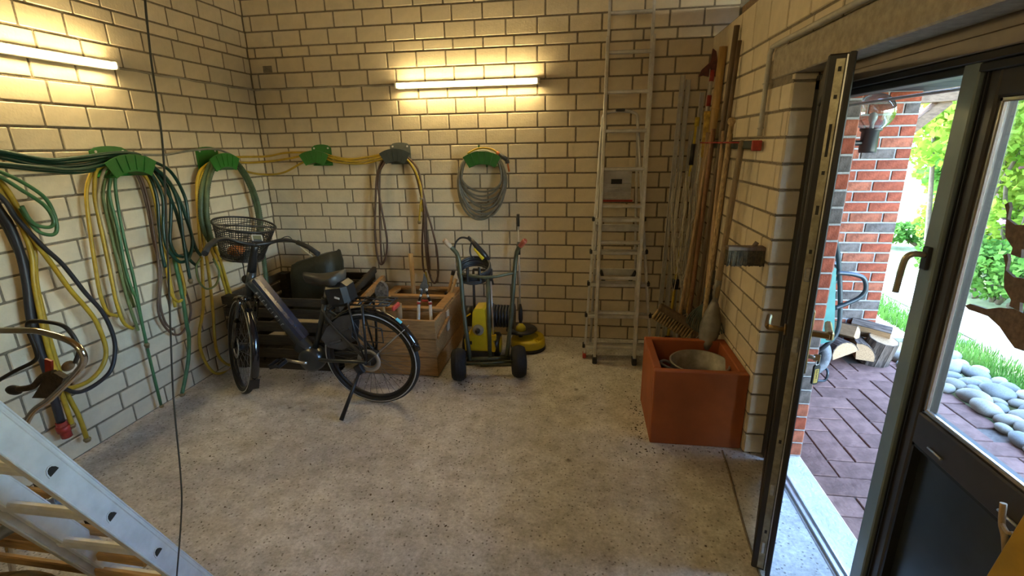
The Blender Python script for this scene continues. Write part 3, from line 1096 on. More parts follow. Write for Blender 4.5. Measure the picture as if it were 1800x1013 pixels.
# grass verge and tufts
rnd = random.Random(9)
gr = MB()
for _ in range(9000):
    y = rnd.uniform(-3.0, 2.2)
    x = 6.12 + abs(rnd.gauss(0, .22))
    if x > 6.62:
        continue
    a = rnd.uniform(0, 6.28)
    h_ = rnd.uniform(0.03, 0.09)
    d = Vector((math.cos(a), math.sin(a), 0))
    c = Vector((x, y, GZ - 0.04))
    gr.add([c - d * .004, c + d * .004, c + Vector((rnd.uniform(-.03, .03), rnd.uniform(-.03, .03), h_ + 0.03))], [(0, 1, 2)])
g = gr.build('grass_verge', m_leaf2, None, fix=False)
tag(g, 'strip of short green grass between the pebbles and the pale path', 'grass', kind='stuff')
# ================================================================ fluorescent lamps
m_tube = emit_mat('lit_tube', (1.0, 0.77, 0.37), LAMP_STRENGTH)
m_white_metal = mat('white_enamel', (0.7, 0.68, 0.62), 0.4, var=0.05)


def batten(label, c, ang):
    """batten lamp 1.22 m: body on the wall, tube below/in front, end holders. local x along the lamp, local -y into the room"""
    t = thing('fluorescent_lamp', label, 'lamp', c, (0, 0, ang), 'fluorescent battens on the walls')
    MB().box((0, -0.022, 0.0), (1.20, 0.044, 0.05), bev=0.005).build('lamp_body', m_white_metal, t)
    MB().cyl((-0.585, -0.066, 0), (0.585, -0.066, 0), 0.0135, 14).build('tube', m_tube, t)
    for s in (-1, 1):
        e = MB()
        e.box((s * 0.598, -0.045, 0), (0.024, 0.066, 0.046), bev=0.006)
        e.build('end_holder', m_white_metal, t)
    return t


batten('lit fluorescent batten lamp mounted on the back wall above the coiled hose', (1.952, -0.005, 2.232), 0.0)
batten('lit fluorescent batten lamp on the left wall, cut by the picture edge', (0.005, -1.995, 2.247), math.pi / 2)

batten('unseen fill lamp, added as a fluorescent batten on the front wall behind the viewer', (2.0, -5.845, 2.25), math.pi)  # added fill lamp out of view, warms and evens the room light

# surface cable between the lamps
m_cable = mat('grey_cable', (0.36, 0.32, 0.25), 0.7, var=0.1)
pts = [(0.012, -1.38, 2.247)] + [(0.012, -1.3 + 0.1 * i, 2.243 + 0.004 * math.sin(i * 1.7)) for i in range(13)] + [(0.02, -0.02, 2.243)] + \
      [(0.05 + 0.1 * i, -0.012, 2.243 + 0.004 * math.sin(i * 2.1)) for i in range(13)] + [(1.345, -0.015, 2.235)]
g = MB().tube(spline(pts, 3), 0.0065, 6).build('lamp_cable', m_cable)
tag(g, 'thin grey cable clipped along the walls between the two fluorescent lamps', 'cable')
# ================================================================ hoses and their holders
m_green_pl = mat('green_plastic', (0.012, 0.13, 0.018), 0.35, var=0.12, scale=10)
m_green_pl2 = mat('faded_green_plastic', (0.02, 0.15, 0.02), 0.4, var=0.15, scale=10)
m_slate_pl = mat('slate_plastic', (0.035, 0.05, 0.05), 0.45, var=0.12, scale=10)
m_h_dgreen = mat('dark_green_hose', (0.006, 0.040, 0.026), 0.3, var=0.2, scale=30)
m_h_yellow = mat('yellow_hose', (0.42, 0.28, 0.02), 0.4, var=0.15, scale=20)
m_h_tan = mat('tan_hose', (0.40, 0.33, 0.20), 0.5, var=0.15, scale=20)
m_h_olive = mat('olive_hose', (0.13, 0.17, 0.055), 0.5, var=0.2, scale=20)
m_h_green = mat('mid_green_hose', (0.05, 0.15, 0.055), 0.4, var=0.2, scale=20)
m_h_black = mat('black_hose', (0.016, 0.017, 0.022), 0.45, var=0.2, scale=20)
m_h_brown = mat('brown_hose', (0.10, 0.055, 0.032), 0.5, var=0.2, scale=20)
m_h_grey = mat('grey_hose', (0.17, 0.165, 0.135), 0.5, var=0.2, scale=20)
m_h_rib = mat('ribbed_green_hose', (0.06, 0.095, 0.04), 0.45, var=0.25, scale=20)
m_brass = mat('brass_fitting', (0.35, 0.28, 0.16), 0.35, metal=0.8, var=0.2)
m_redp = mat('red_plastic', (0.36, 0.035, 0.025), 0.4, var=0.15)


def PX(lst, off, wall='L'):
    ax, sg = ('x', off) if wall == 'L' else ('y', -off)
    return [ray_at(a, b, ax, sg) for a, b in lst]


def hose(label, strands, m, r, group=None, n=8, ribs=False):
    """strands: list of (points3d, ) ; each strand is a part of the hose"""
    t = thing('garden_hose', label, 'hose', strands[0][0], group=group)
    o0 = Vector(strands[0][0])
    for s in strands:
        P = [Vector(p) - o0 for p in s]
        sp = spline(P, 7)
        if ribs:
            # corrugated suction hose
            L_ = [0]
            for a, b in zip(sp, sp[1:]):
                L_.append(L_[-1] + (b - a).length)
            k = int(L_[-1] / 0.009)
            q = []
            j = 0
            for i in range(k + 1):
                d = L_[-1] * i / k
                while j < len(L_) - 2 and L_[j + 1] < d:
                    j += 1
                f = (d - L_[j]) / max(1e-6, L_[j + 1] - L_[j])
                q.append(sp[j].lerp(sp[j + 1], f))
            MB().tube(q, r, n, r_list=[r * (1.0 if i % 2 else 0.86) for i in range(len(q))]).build('loop', m, t)
        else:
            MB().tube(sp, r, n).build('loop', m, t)
    return t


def fitting(t, p, d, m, r=0.013, L_=0.035, name='coupling'):
    o0 = Vector(t.location)
    p, d = Vector(p), Vector(d).normalized()
    g = MB()
    g.cyl(p - o0, p - o0 + d * L_, r, 10)
    g.cyl(p - o0 + d * L_ * 0.25, p - o0 + d * L_ * 0.6, r * 1.3, 10)
    return g.build(name, m, t)


def holder(label, c, ang, m, w=0.30, depth=0.15, plate_m=None):
    """wall hose holder. local x along wall, local -y into the room; c = centre of the front lip"""
    t = thing('hose_holder', label, 'hose holder', c, (0, 0, ang), 'hose holders on the walls')
    rad = w * 0.95
    a0 = math.asin(min(0.99, w / 2 / rad))
    n = 10

    def band(r0, r1, y0, y1, mb, x0=0.0):
        vs, fs = [], []
        for i in range(n + 1):
            a = -a0 + 2 * a0 * i / n
            for (rr_, yy) in ((r0, y0), (r1, y0), (r1, y1), (r0, y1)):
                vs.append((x0 + rr_ * math.sin(a), yy, rr_ * math.cos(a) - rad))
        for i in range(n):
            for k in range(4):
                l = (k + 1) % 4
                fs.append((i * 4 + k, i * 4 + l, (i + 1) * 4 + l, (i + 1) * 4 + k))
        fs.append((0, 1, 2, 3))
        fs.append(tuple(n * 4 + k for k in (3, 2, 1, 0)))
        mb.add(vs, fs)
    g = MB()
    band(rad - 0.05, rad + 0.055, -0.006, 0.0, g)
    g.build('front_lip', m, t)
    g = MB()
    band(rad - 0.045, rad - 0.036, 0.0, depth - 0.005, g)
    for k in (-0.55, -0.18, 0.18, 0.55):
        a = a0 * k
        p = Vector((math.sin(a), 0, math.cos(a)))
        g.bar(p * (rad - 0.04) - Vector((0, 0.009, rad)), p * (rad + 0.048) - Vector((0, 0.009, rad)), 0.007, 0.005, (0, 1, 0))
    g.build('saddle', m, t)
    pw_ = w * 0.42
    pl = [(-pw_, -0.10), (pw_, -0.10), (pw_, 0.055)] + [(pw_ * math.cos(R(a)), 0.055 + 0.03 * math.sin(R(a))) for a in (45, 70, 90, 110, 135)] + [(-pw_, 0.055)]
    MB().prism(pl, (0, depth - 0.01, 0.02), (1, 0, 0), (0, 0, 1), 0.008).build('back_plate', plate_m or m, t)
    for s in (-1, 1):
        MB().cyl((s * pw_ * 0.72, depth - 0.014, 0.072), (s * pw_ * 0.72, depth - 0.018, 0.072), 0.008, 10).build('screw', m_alu, t)
    return t


cA = ray_at(231, 287, 'x', 0.155)
cB = ray_at(395, 282, 'x', 0.155)
holder('dark green hose holder on the left wall, loaded with many hoses', cA, math.pi / 2, m_green_pl, 0.30)
holder('green hose holder on the left wall near the corner, above the bicycle basket', cB, math.pi / 2, m_green_pl2, 0.27)
cC = ray_at(552, 276, 'y', -0.155)
cD = ray_at(694, 273, 'y', -0.155)
cE = ray_at(847, 278, 'y', -0.14)
holder('green hose holder on the back wall carrying only yellow hose', cC, 0.0, m_green_pl2, 0.22)
holder('dark slate hose holder on the back wall with brown hoses', cD, 0.0, m_slate_pl, 0.22, plate_m=mat('grey_plate', (0.12, 0.135, 0.12), 0.5))
holder('green hose holder on the back wall carrying the grey coil', cE, 0.0, m_green_pl, 0.27)
holder('green hose holder furthest left, just outside the left picture edge', ray_at(-112, 296, 'x', 0.155), math.pi / 2, m_green_pl, 0.30)

# dark green hose: runs along the wall into holder A, then hangs in loops
dg = [PX([(-130, 262), (-60, 262), (0, 266), (83, 281), (139, 277), (205, 269), (240, 271), (267, 283), (300, 302), (325, 347), (333, 397), (344, 436), (353, 449)], .11),
      PX([(-130, 262), (-60, 275), (0, 277), (69, 291), (139, 291), (200, 279), (240, 278), (264, 292), (289, 327), (308, 369), (319, 408), (331, 452), (347, 469)], .10),
      PX([(-130, 262), (-60, 283), (0, 288), (83, 296), (139, 298), (200, 286), (240, 284), (264, 302), (286, 347), (287, 397), (292, 432), (305, 452), (319, 461), (333, 452), (338, 420), (326, 380), (312, 345), (290, 310), (262, 290)], .12),
      PX([(-130, 262), (-60, 268), (0, 272), (75, 285), (139, 283), (200, 273), (245, 276), (280, 305), (299, 345), (300, 390), (299, 424), (309, 447), (322, 452)], .09),
      PX([(-130, 262), (-60, 290), (0, 292), (83, 300), (139, 303), (200, 292), (238, 290), (262, 308), (276, 350), (280, 400), (284, 440), (290, 470)], .085),
      PX([(262, 286), (295, 318), (314, 360), (322, 420), (330, 470), (334, 490)], .14)]
t = hose('dark green garden hose running along the left wall and looped over a holder', dg, m_h_dgreen, 0.011)
fitting(t, dg[5][-1], (0, 0.05, -1), m_brass)
# yellow hose on A
ya = [PX([(200, 287), (180, 289), (164, 299), (152, 336), (157, 397), (167, 466), (177, 521), (189, 549), (207, 556)], .07),
      PX([(205, 290), (184, 292), (169, 302), (166, 341), (174, 386), (185, 438), (197, 496), (205, 534), (218, 568), (234, 578)], .09),
      PX([(235, 292), (257, 311), (271, 347), (278, 391), (286, 430), (294, 480), (303, 520), (316, 530), (325, 512), (316, 470), (306, 440)], .07),
      PX([(240, 295), (262, 320), (276, 360), (284, 410), (293, 450), (300, 500), (308, 540)], .055)]
hose('yellow garden hose hanging from the loaded green holder', ya, m_h_yellow, 0.0105)
hose('pale tan garden hose hanging between yellow and green hoses', [PX([(203, 288), (185, 297), (175, 327), (174, 363), (189, 424), (200, 480), (210, 530), (222, 560)], .10)], m_h_tan, 0.009)
hose('olive green garden hose hanging left of the dark green loops', [PX([(206, 292), (192, 302), (181, 341), (192, 397), (206, 458), (219, 508), (230, 545), (243, 581)], .08),
     PX([(212, 294), (198, 308), (190, 350), (198, 397), (214, 460), (226, 510), (236, 540)], .06)], m_h_olive, 0.0095)
gh = [PX([(210, 290), (198, 304), (192, 341), (207, 402), (219, 466), (231, 508), (240, 527), (253, 584), (257, 603)], .11),
      PX([(215, 292), (203, 313), (206, 355), (219, 424), (236, 494), (249, 565), (265, 638), (283, 712)], .07)]
t = hose('green garden hose hanging down to the floor beside the yellow one', gh, m_h_green, 0.0095)
fitting(t, gh[0][-1], (0, 0.06, -1), m_brass)
fitting(t, gh[1][-1], (0.05, 0.02, -0.3), m_brass, 0.012, 0.02)
t = hose('dark brown garden hose hanging behind the yellow one in narrow loops', [PX([(238, 296), (250, 318), (262, 360), (270, 410), (277, 450), (280, 500), (278, 540), (284, 565), (300, 585), (316, 588), (330, 570), (335, 543), (326, 510), (314, 480)], .06),
     PX([(236, 298), (248, 325), (260, 370), (270, 425), (283, 480), (281, 530), (290, 566), (304, 580)], .045)], m_h_brown, 0.008)
gg = [PX([(300, 430), (312, 480), (322, 530), (329, 575), (332, 592), (331, 632), (325, 669), (320, 692)], .07)]
t = hose('thick grey-green hose end standing on the floor below the holder', gg, m_h_green, 0.013)
fitting(t, gg[0][-1], (0, 0, -1), m_brass, 0.016, 0.02)
# thin grey hose from A to B
hose('thin grey hose slung between the two green holders on the left wall', [PX([(250, 272), (290, 272), (333, 265), (375, 262), (400, 269), (415, 277)], .13)], m_h_grey, 0.008)

# holder B: ribbed suction hose and yellow hose
rb = [PX([(398, 277), (384, 279), (372, 286), (357, 322), (353, 369), (358, 402), (369, 424), (385, 446), (403, 456), (422, 456), (440, 446), (452, 424)], .10),
      PX([(402, 280), (388, 282), (377, 290), (366, 322), (363, 369), (369, 412), (377, 432)], .13),
      PX([(398, 277), (411, 281), (433, 308), (450, 347), (458, 386), (462, 440), (469, 500), (474, 560)], .12),
      PX([(402, 282), (418, 292), (438, 325), (450, 362), (456, 400), (452, 424)], .10)]
hose('thick ribbed green suction hose looped over the holder in the corner', rb, m_h_rib, 0.021, ribs=True, n=10)
yb = [PX([(392, 282), (372, 286), (362, 291), (350, 305), (346, 336), (350, 400), (356, 480), (357, 543), (350, 590), (357, 628), (376, 655), (398, 654), (412, 643)], .07),
      PX([(394, 284), (376, 289), (366, 294), (354, 310), (351, 345), (358, 420), (367, 480), (374, 543), (380, 613), (395, 638), (414, 644)], .08),
      PX([(366, 420), (376, 450), (388, 480), (401, 527), (409, 590)], .10),
      PX([(372, 420), (388, 460), (400, 500), (410, 530)], .12)]
hose('pale yellow garden hose hanging to the floor behind the front bicycle wheel', yb, m_h_yellow, 0.0115)
hose('dark green thin hose loop below the corner holder', [PX([(352, 455), (345, 470), (350, 495), (364, 508), (380, 500), (385, 478), (375, 455)], .14)], m_h_olive, 0.0075)

# yellow hose stretched along the back wall B -> C -> D
def back(l, off):
    return PX(l, off, 'B')
cor = lambda px, py: ray_at(px, py, 'x', 0.10)
yc = [[cor(405, 277), cor(425, 276)] + back([(470, 275), (500, 269), (532, 268), (560, 268), (585, 275), (613, 280), (649, 276), (672, 272), (700, 274)], .12),
      [cor(405, 281), cor(430, 286)] + back([(471, 284), (507, 279), (532, 274), (560, 272), (587, 279), (622, 284), (649, 281), (671, 276), (700, 277)], .13),
      [cor(410, 290), cor(438, 303)] + back([(471, 307), (500, 303), (532, 286), (560, 276), (587, 284), (622, 288), (649, 286), (670, 280), (700, 279)], .115)]
hose('yellow garden hose stretched along the back wall over two holders', yc, m_h_yellow, 0.0095)
# holder D
bd = [back([(690, 272), (676, 278), (668, 290), (662, 314), (660, 358), (659, 408), (663, 449), (670, 465), (678, 452), (680, 419), (670, 364), (665, 330), (667, 303), (678, 282)], .10),
      back([(690, 274), (675, 284), (668, 303), (667, 340), (668, 400), (671, 462)], .08),
      back([(700, 272), (716, 277), (734, 297), (742, 330), (748, 369), (750, 413), (753, 455), (756, 485), (764, 498), (770, 482), (768, 441), (759, 400), (750, 369), (744, 340)], .10),
      back([(700, 274), (714, 281), (728, 300), (738, 335), (744, 375), (742, 430), (744, 470), (748, 480)], .08),
      back([(704, 275), (722, 290), (736, 320), (745, 360), (747, 420), (752, 470), (757, 486)], .12)]
t = hose('brown garden hose hanging in two long loops on the back wall', bd, m_h_brown, 0.0095)
yd = [back([(704, 273), (718, 283), (731, 303), (738, 325), (741, 347), (739, 361), (737, 388)], .13), back([(706, 274), (722, 288), (734, 310), (741, 335), (743, 360), (741, 372)], .11)]
t = hose('short yellow hose end hanging beside the brown loops', yd, m_h_yellow, 0.009)
fitting(t, yd[0][-1], (0, 0, -1), m_brass, 0.014, 0.03)
fitting(t, yd[0][-3], (-0.3, 0, -1), m_brass, 0.012, 0.02)
ye = [back([(748, 478), (750, 490), (752, 500)], .09)]
t = hose('yellow hose end with a fitting hanging into the wooden box', ye, m_h_yellow, 0.009)
fitting(t, ye[0][-1], (0, 0, -1), m_brass)

# coil E
rnd = random.Random(12)
loops = []
bott = [386, 384, 380, 376, 371, 366, 360, 352, 345, 337]
for i, yb_ in enumerate(bott):
    f = (386 - yb_) / 54.0
    lft, rgt = 805 + 9 * f + rnd.uniform(-2, 2), 890 - 10 * f + rnd.uniform(-3, 2)
    mid = (lft + rgt) / 2 + rnd.uniform(-4, 8)
    d = 0.06 + 0.008 * (i % 5) + rnd.uniform(0, .01)
    hw_ = (rgt - lft) / 2
    cx_ = (lft + rgt) / 2
    sk_ = rnd.uniform(-4, 7)
    ymid = 318 - 8 * f
    pts = [(cx_, 264 + 3 * f)]
    for a in (25, 55, 90, 120, 145, 165, 180, 195, 215, 240, 270, 305, 335):
        sa, ca_ = math.sin(R(a)), math.cos(R(a))
        yy = ymid - (ymid - 264) * ca_ if ca_ > 0 else ymid + (yb_ - ymid) * (-ca_)
        pts.append((cx_ - hw_ * sa + (sk_ * -ca_ if ca_ < 0 else 0), yy))
    loops.append((pts, d))
t = thing('garden_hose', 'coiled grey garden hose hanging on the green holder in the middle of the back wall', 'hose', (2.085, -0.1, 1.5))
o0 = Vector((2.085, -0.1, 1.5))
for pts, d in loops:
    P = [p - o0 for p in PX(pts, d, 'B')]
    MB().tube(spline(P, 6, True), 0.0085, 8, closed=True).build('loop', m_h_grey, t)
MB().tube(spline([p - o0 for p in PX([(822, 270), (835, 263), (850, 260), (866, 263), (876, 270)], .13, 'B')], 6), 0.008, 8).build('yellow_section', m_h_yellow, t)
sg = thing('spray_gun', 'dark spray gun with orange trigger hanging at the end of the grey hose coil', 'spray gun', ray_at(873, 268, 'y', -.14))
o0 = Vector(sg.location)
a, b, c = [ray_at(x, y, 'y', -.14) - o0 for x, y in ((873, 268), (891, 281), (895, 302))]
MB().cyl(a, a + (b - a) * 0.25, 0.014, 12).build('hose_connector', mat('orange_plastic', (0.55, 0.15, 0.03), 0.4), sg)
g = MB()
g.tube([a + (b - a) * .2, a + (b - a) * .6, b], 0.016, 10, r_list=[0.012, 0.017, 0.02])
g.tube([b, b + (c - b) * .3], 0.018, 10)
g.build('gun_body', mat('dark_grey_plastic', (0.05, 0.05, 0.05), 0.5), sg)
MB().tube([b + (c - b) * .25, c], 0.008, 8).build('trigger', MATS['orange_plastic'], sg)

# leftmost bundle, cut by the picture edge
yl = [PX([(-100, 268), (-40, 290), (0, 319), (28, 360), (56, 416), (92, 466), (122, 508), (150, 540), (170, 568), (186, 613), (180, 644), (158, 669), (126, 682), (106, 683)], .12),
      PX([(-100, 272), (-40, 300), (0, 336), (22, 374), (42, 408), (56, 452), (60, 500), (73, 565), (85, 616), (97, 650), (108, 690), (126, 745)], .10),
      PX([(-100, 270), (-45, 295), (-8, 325), (20, 365), (46, 400), (60, 440), (64, 500), (80, 570), (100, 640), (117, 690), (139, 733), (152, 770)], .08)]
t = hose('thick yellow garden hose in a wide loop at the left picture edge', yl, m_h_yellow, 0.0125)
fitting(t, yl[1][-1], (0, 0.1, -1), m_brass, 0.013, 0.025)
fitting(t, yl[2][-1], (0, 0.1, -1), m_brass, 0.015, 0.025)
bl = [PX([(-90, 280), (0, 345), (30, 385), (75, 433), (111, 466), (150, 515), (180, 549), (199, 590), (202, 622), (193, 654), (164, 679), (136, 690), (112, 683)], .14)]
hose('black garden hose in a wide loop around the yellow one', bl, m_h_black, 0.0115)
bt = [PX([(-105, 275), (-30, 330), (0, 372), (17, 397), (36, 447), (47, 499), (54, 559), (69, 613), (82, 651), (95, 700), (107, 742)], .075),
      PX([(-105, 278), (-30, 340), (5, 385), (28, 430), (45, 470), (54, 520), (62, 580), (78, 630), (92, 660)], .06)]
t = hose('thick black lay-flat hose with a red coupling hanging at the left edge', bt, m_h_black, 0.02, n=10)
fitting(t, bt[0][-1], (0, 0.08, -1), m_redp, 0.026, 0.10, 'red_coupling')
gl_ = [PX([(-110, 262), (-50, 285), (0, 302), (42, 322), (78, 347), (94, 374), (100, 402), (92, 413), (69, 408), (50, 388), (36, 366)], .16),
       PX([(-110, 264), (-50, 292), (0, 311), (36, 333), (78, 361), (94, 386), (89, 399), (67, 397), (52, 386), (38, 362)], .18)]
hose('green garden hose making a small loop at the left picture edge', gl_, m_h_green, 0.0095)
# ================================================================ the electric bicycle
m_bk_frame = mat('anthracite_paint', (0.016, 0.020, 0.022), 0.35, var=0.15, scale=12, coat=0.4)
m_bk_batt = mat('blue_black_gloss', (0.010, 0.020, 0.055), 0.16, var=0.1, scale=8, coat=1.0)
m_bk_black = mat('bike_black', (0.010, 0.010, 0.011), 0.4, var=0.1)
m_bk_gloss = mat('gloss_black_guard', (0.008, 0.008, 0.010), 0.12, var=0.1, coat=0.8)
m_rubber = mat('tyre_rubber', (0.012, 0.012, 0.012), 0.75, var=0.2, scale=40)
m_stripe = mat('reflective_stripe', (0.42, 0.43, 0.42), 0.4, var=0.05)
m_steel = mat('spoke_steel', (0.5, 0.5, 0.48), 0.3, metal=0.9, var=0.05)
m_guard = mat('smoked_guard', (0.055, 0.06, 0.068), 0.25, var=0.2, scale=10)
m_saddle = mat('saddle_vinyl', (0.035, 0.034, 0.033), 0.5, var=0.15, scale=30)

e1 = Vector((-0.998, 0.0644, 0))
BO = Vector((1.524, -1.351, 0))
bike = thing('electric_bicycle', 'black step-through electric bicycle with front basket standing on its kickstand', 'bicycle', BO,
             (R(-4.0), 0, 0))
bike.rotation_euler = (Matrix.Rotation(math.atan2(e1.y, e1.x), 3, 'Z') @ Matrix.Rotation(R(-4.0), 3, 'X')).to_euler()
WR, TR = 0.328, 0.024      # wheel ring radius, tyre radius
RA = Vector((0, 0, 0.352))
HA = R(20)                 # steering axis tilt
SA = Vector((-math.sin(HA), 0, math.cos(HA)))      # up along the steering axis
SP = Vector((0.80, 0, 0.95))                       # point on the axis (top of head tube)
STEER = R(-39)             # turned to the right
SM = Matrix.Translation(SP) @ Matrix.Rotation(STEER, 4, SA) @ Matrix.Translation(-SP)


def steered(mb):
    mb.v = [tuple(SM @ Vector(v)) for v in mb.v]
    return mb


def wheel(name, c, disc_side, st):
    f = (lambda m: steered(m)) if st else (lambda m: m)
    c = Vector(c)
    y = Vector((0, 1, 0))
    tyre = f(MB().torus(c, y, WR, TR, 56, 12)).build(name, m_rubber, bike)
    g = MB()
    for s in (-1, 1):
        g.torus(c + y * s * 0.0195, y, WR + 0.004, 0.0055, 56, 6)
    f(g).build('reflective_stripe', m_stripe, tyre)
    g = MB().lathe([(WR - 0.022, -0.013), (WR - 0.018, 0.013), (WR - 0.036, 0.010), (WR - 0.040, 0), (WR - 0.036, -0.010), (WR - 0.022, -0.013)], c, y, 56)
    f(g).build('rim', m_bk_black, tyre)
    g = MB()
    N_ = 36
    for i in range(N_):
        s = -1 if i % 2 else 1
        a = 2 * math.pi * i / N_
        a2 = a + (0.35 if (i // 2) % 2 else -0.35)
        p0 = c + Vector((math.cos(a2) * 0.045, s * 0.03, math.sin(a2) * 0.045))
        p1 = c + Vector((math.cos(a) * (WR - 0.035), 0, math.sin(a) * (WR - 0.035)))
        g.tube([p0, p1], 0.0012, 4, caps=False)
    o = f(g).build('spokes', mat('dark_spoke', (0.16, 0.16, 0.155), 0.35, metal=0.8, var=0.05), tyre)
    o['kind'] = 'stuff'
    g = MB().lathe([(0.0, -0.05), (0.012, -0.05), (0.018, -0.036), (0.048, -0.032), (0.048, -0.024), (0.03, -0.02), (0.03, 0.02), (0.048, 0.024), (0.048, 0.032), (0.018, 0.036), (0.012, 0.05), (0.0, 0.05)], c, y, 20)
    f(g).build('hub', m_bk_black, tyre)
    g = MB().lathe([(0.055, disc_side * 0.040), (0.085, disc_side * 0.040), (0.085, disc_side * 0.0425), (0.055, disc_side * 0.0425), (0.055, disc_side * 0.040)], c, y, 32)
    f(g).build('brake_disc', m_steel, tyre)
    return tyre


def guard(name, c, a0, a1, st, rad=0.372, w=0.056):
    """mudguard: curved band"""
    g = MB()
    n = 26
    c = Vector(c)
    vs, fs = [], []
    prof = [(-w / 2, -0.016), (-w / 2 * 0.8, -0.003), (0, 0.004), (w / 2 * 0.8, -0.003), (w / 2, -0.016), (w / 2 * 0.75, -0.007), (0, 0.0), (-w / 2 * 0.75, -0.007)]
    k = len(prof)
    for i in range(n + 1):
        a = R(a0 + (a1 - a0) * i / n)
        for (yy, dr) in prof:
            vs.append(c + Vector((math.cos(a) * (rad + dr), yy, math.sin(a) * (rad + dr))))
    for i in range(n):
        for q in range(k):
            l = (q + 1) % k
            fs.append((i * k + q, i * k + l, (i + 1) * k + l, (i + 1) * k + q))
    fs.append(tuple(range(k)))
    fs.append(tuple(reversed(range(n * k, n * k + k))))
    g.add(vs, fs, True)
    if st:
        steered(g)
    return g.build(name, m_bk_gloss, bike)


FA = Vector((1.062, 0, 0.352))
wheel('rear_wheel', RA, 1, False)
wheel('front_wheel', FA, 1, True)
rg = guard('rear_mudguard', RA, 20 + 146, 20, False)          # from front top to the rear
rg2 = guard('front_mudguard', FA, 205, 60, True)
MB().box((-0.235, 0.0, 0.645), (0.045, 0.03, 0.002), (0, R(-42), 0)).build('turquoise_sticker', mat('turquoise_sticker', (0.10, 0.42, 0.46), 0.4), rg)
# mud flap
MB().prism([(-0.03, 0), (0.03, 0), (0.035, -0.07), (-0.035, -0.07)], (-0.345, 0, 0.50), (0, 1, 0), (-0.75, 0, 0.65), 0.004).build('mud_flap', m_bk_black, rg)
MB().prism([(-0.030, 0.03), (0.030, 0.03), (0.034, -0.055), (-0.034, -0.055)], SM @ (FA + Vector((-0.335, 0, -0.175))), SM.to_3x3() @ Vector((0, 1, 0)), SM.to_3x3() @ Vector((-0.40, 0, 0.91)), 0.006).build('front_mud_flap', m_bk_black, rg2)
# frame
fr = MB()
hb, ht = SP - SA * 0.19, SP + SA * 0.0
fr.tube([hb, ht], 0.030, 16)
fr.tube(spline([hb + SA * .12 + Vector((-.01, 0, 0)), (0.70, 0, 0.72), (0.56, 0, 0.49), (0.47, 0, 0.37)], 6), 0.045, 14)
fr.tube([(0.435, 0, 0.37), (0.36, 0, 0.55), (0.278, 0, 0.765)], 0.019, 12)
for s in (-1, 1):
    fr.tube(spline([(0.43, s * 0.03, 0.325), (0.3, s * 0.055, 0.335), (0.12, s * 0.066, 0.35), (0, s * 0.066, 0.352)], 5), 0.013, 10)
    fr.tube(spline([(0.305, s * 0.016, 0.70), (0.22, s * 0.05, 0.60), (0.0, s * 0.066, 0.365)], 5), 0.010, 10)
    fr.box((0.0, s * 0.066, 0.352), (0.05, 0.008, 0.05), bev=0.004)
fr.build('frame', m_bk_frame, bike)
bt = MB()
a_, b_ = Vector((0.80, 0, 0.885)), Vector((0.515, 0, 0.455))
d_ = (b_ - a_).normalized()
nrm = Vector((-d_.z, 0, d_.x))
if nrm.z < 0:
    nrm = -nrm
sec = [(-0.036, -0.01), (-0.036, 0.030), (-0.024, 0.046), (0.024, 0.046), (0.036, 0.030), (0.036, -0.01)]
vs = []
for p_ in (a_, b_):
    for (yy, hh) in sec:
        vs.append(p_ + Vector((0, yy, 0)) + nrm * (hh + 0.012))
k_ = len(sec)
bt.add(vs, [tuple(reversed(range(k_))), tuple(range(k_, 2 * k_))] + [(i, (i + 1) % k_, k_ + (i + 1) % k_, k_ + i) for i in range(k_)])
bat = bt.build('battery', m_bk_batt, bike)
g = MB()
yv = Vector((0, 1, 0))
for i in range(9):
    c = a_.lerp(b_, 0.16 + 0.065 * i) + nrm * -0.012 + yv * 0.0462
    hgt = 0.012
    g.bar(c - nrm * hgt, c + nrm * hgt, 0.0012, 0.0035, d_)
    if i % 2 == 0:
        g.bar(c + nrm * hgt, c + nrm * hgt + d_ * 0.010, 0.0012, 0.003, nrm)
    if i % 3 == 0:
        g.bar(c, c + d_ * 0.010, 0.0012, 0.003, nrm)
g.build('lettering', m_stripe, bike)
mo = MB()
mo.lathe([(0.0, -0.06), (0.06, -0.06), (0.085, -0.05), (0.092, 0), (0.085, 0.05), (0.06, 0.06), (0.0, 0.06)], (0.455, 0, 0.315), (0, 1, 0), 24)
mo.box((0.52, 0, 0.40), (0.11, 0.09, 0.10), (0, R(-35), 0), bev=0.02)
mo.build('motor', m_bk_frame, bike)
MB().box((0.545, 0.0, 0.455), (0.04, 0.075, 0.025), (0, R(-40), 0), bev=0.004).build('battery_lock', m_steel, bike)
# chain case, right hand side
g = MB()
pl = [(0.50, 0.27), (0.54, 0.33), (0.50, 0.40), (0.30, 0.41), (0.05, 0.395), (-0.03, 0.36), (0.0, 0.31), (0.25, 0.285), (0.44, 0.25)]
g.prism(pl, (0, -0.075, 0), (1, 0, 0), (0, 0, 1), 0.02)
g.build('chain_case', m_bk_black, bike)
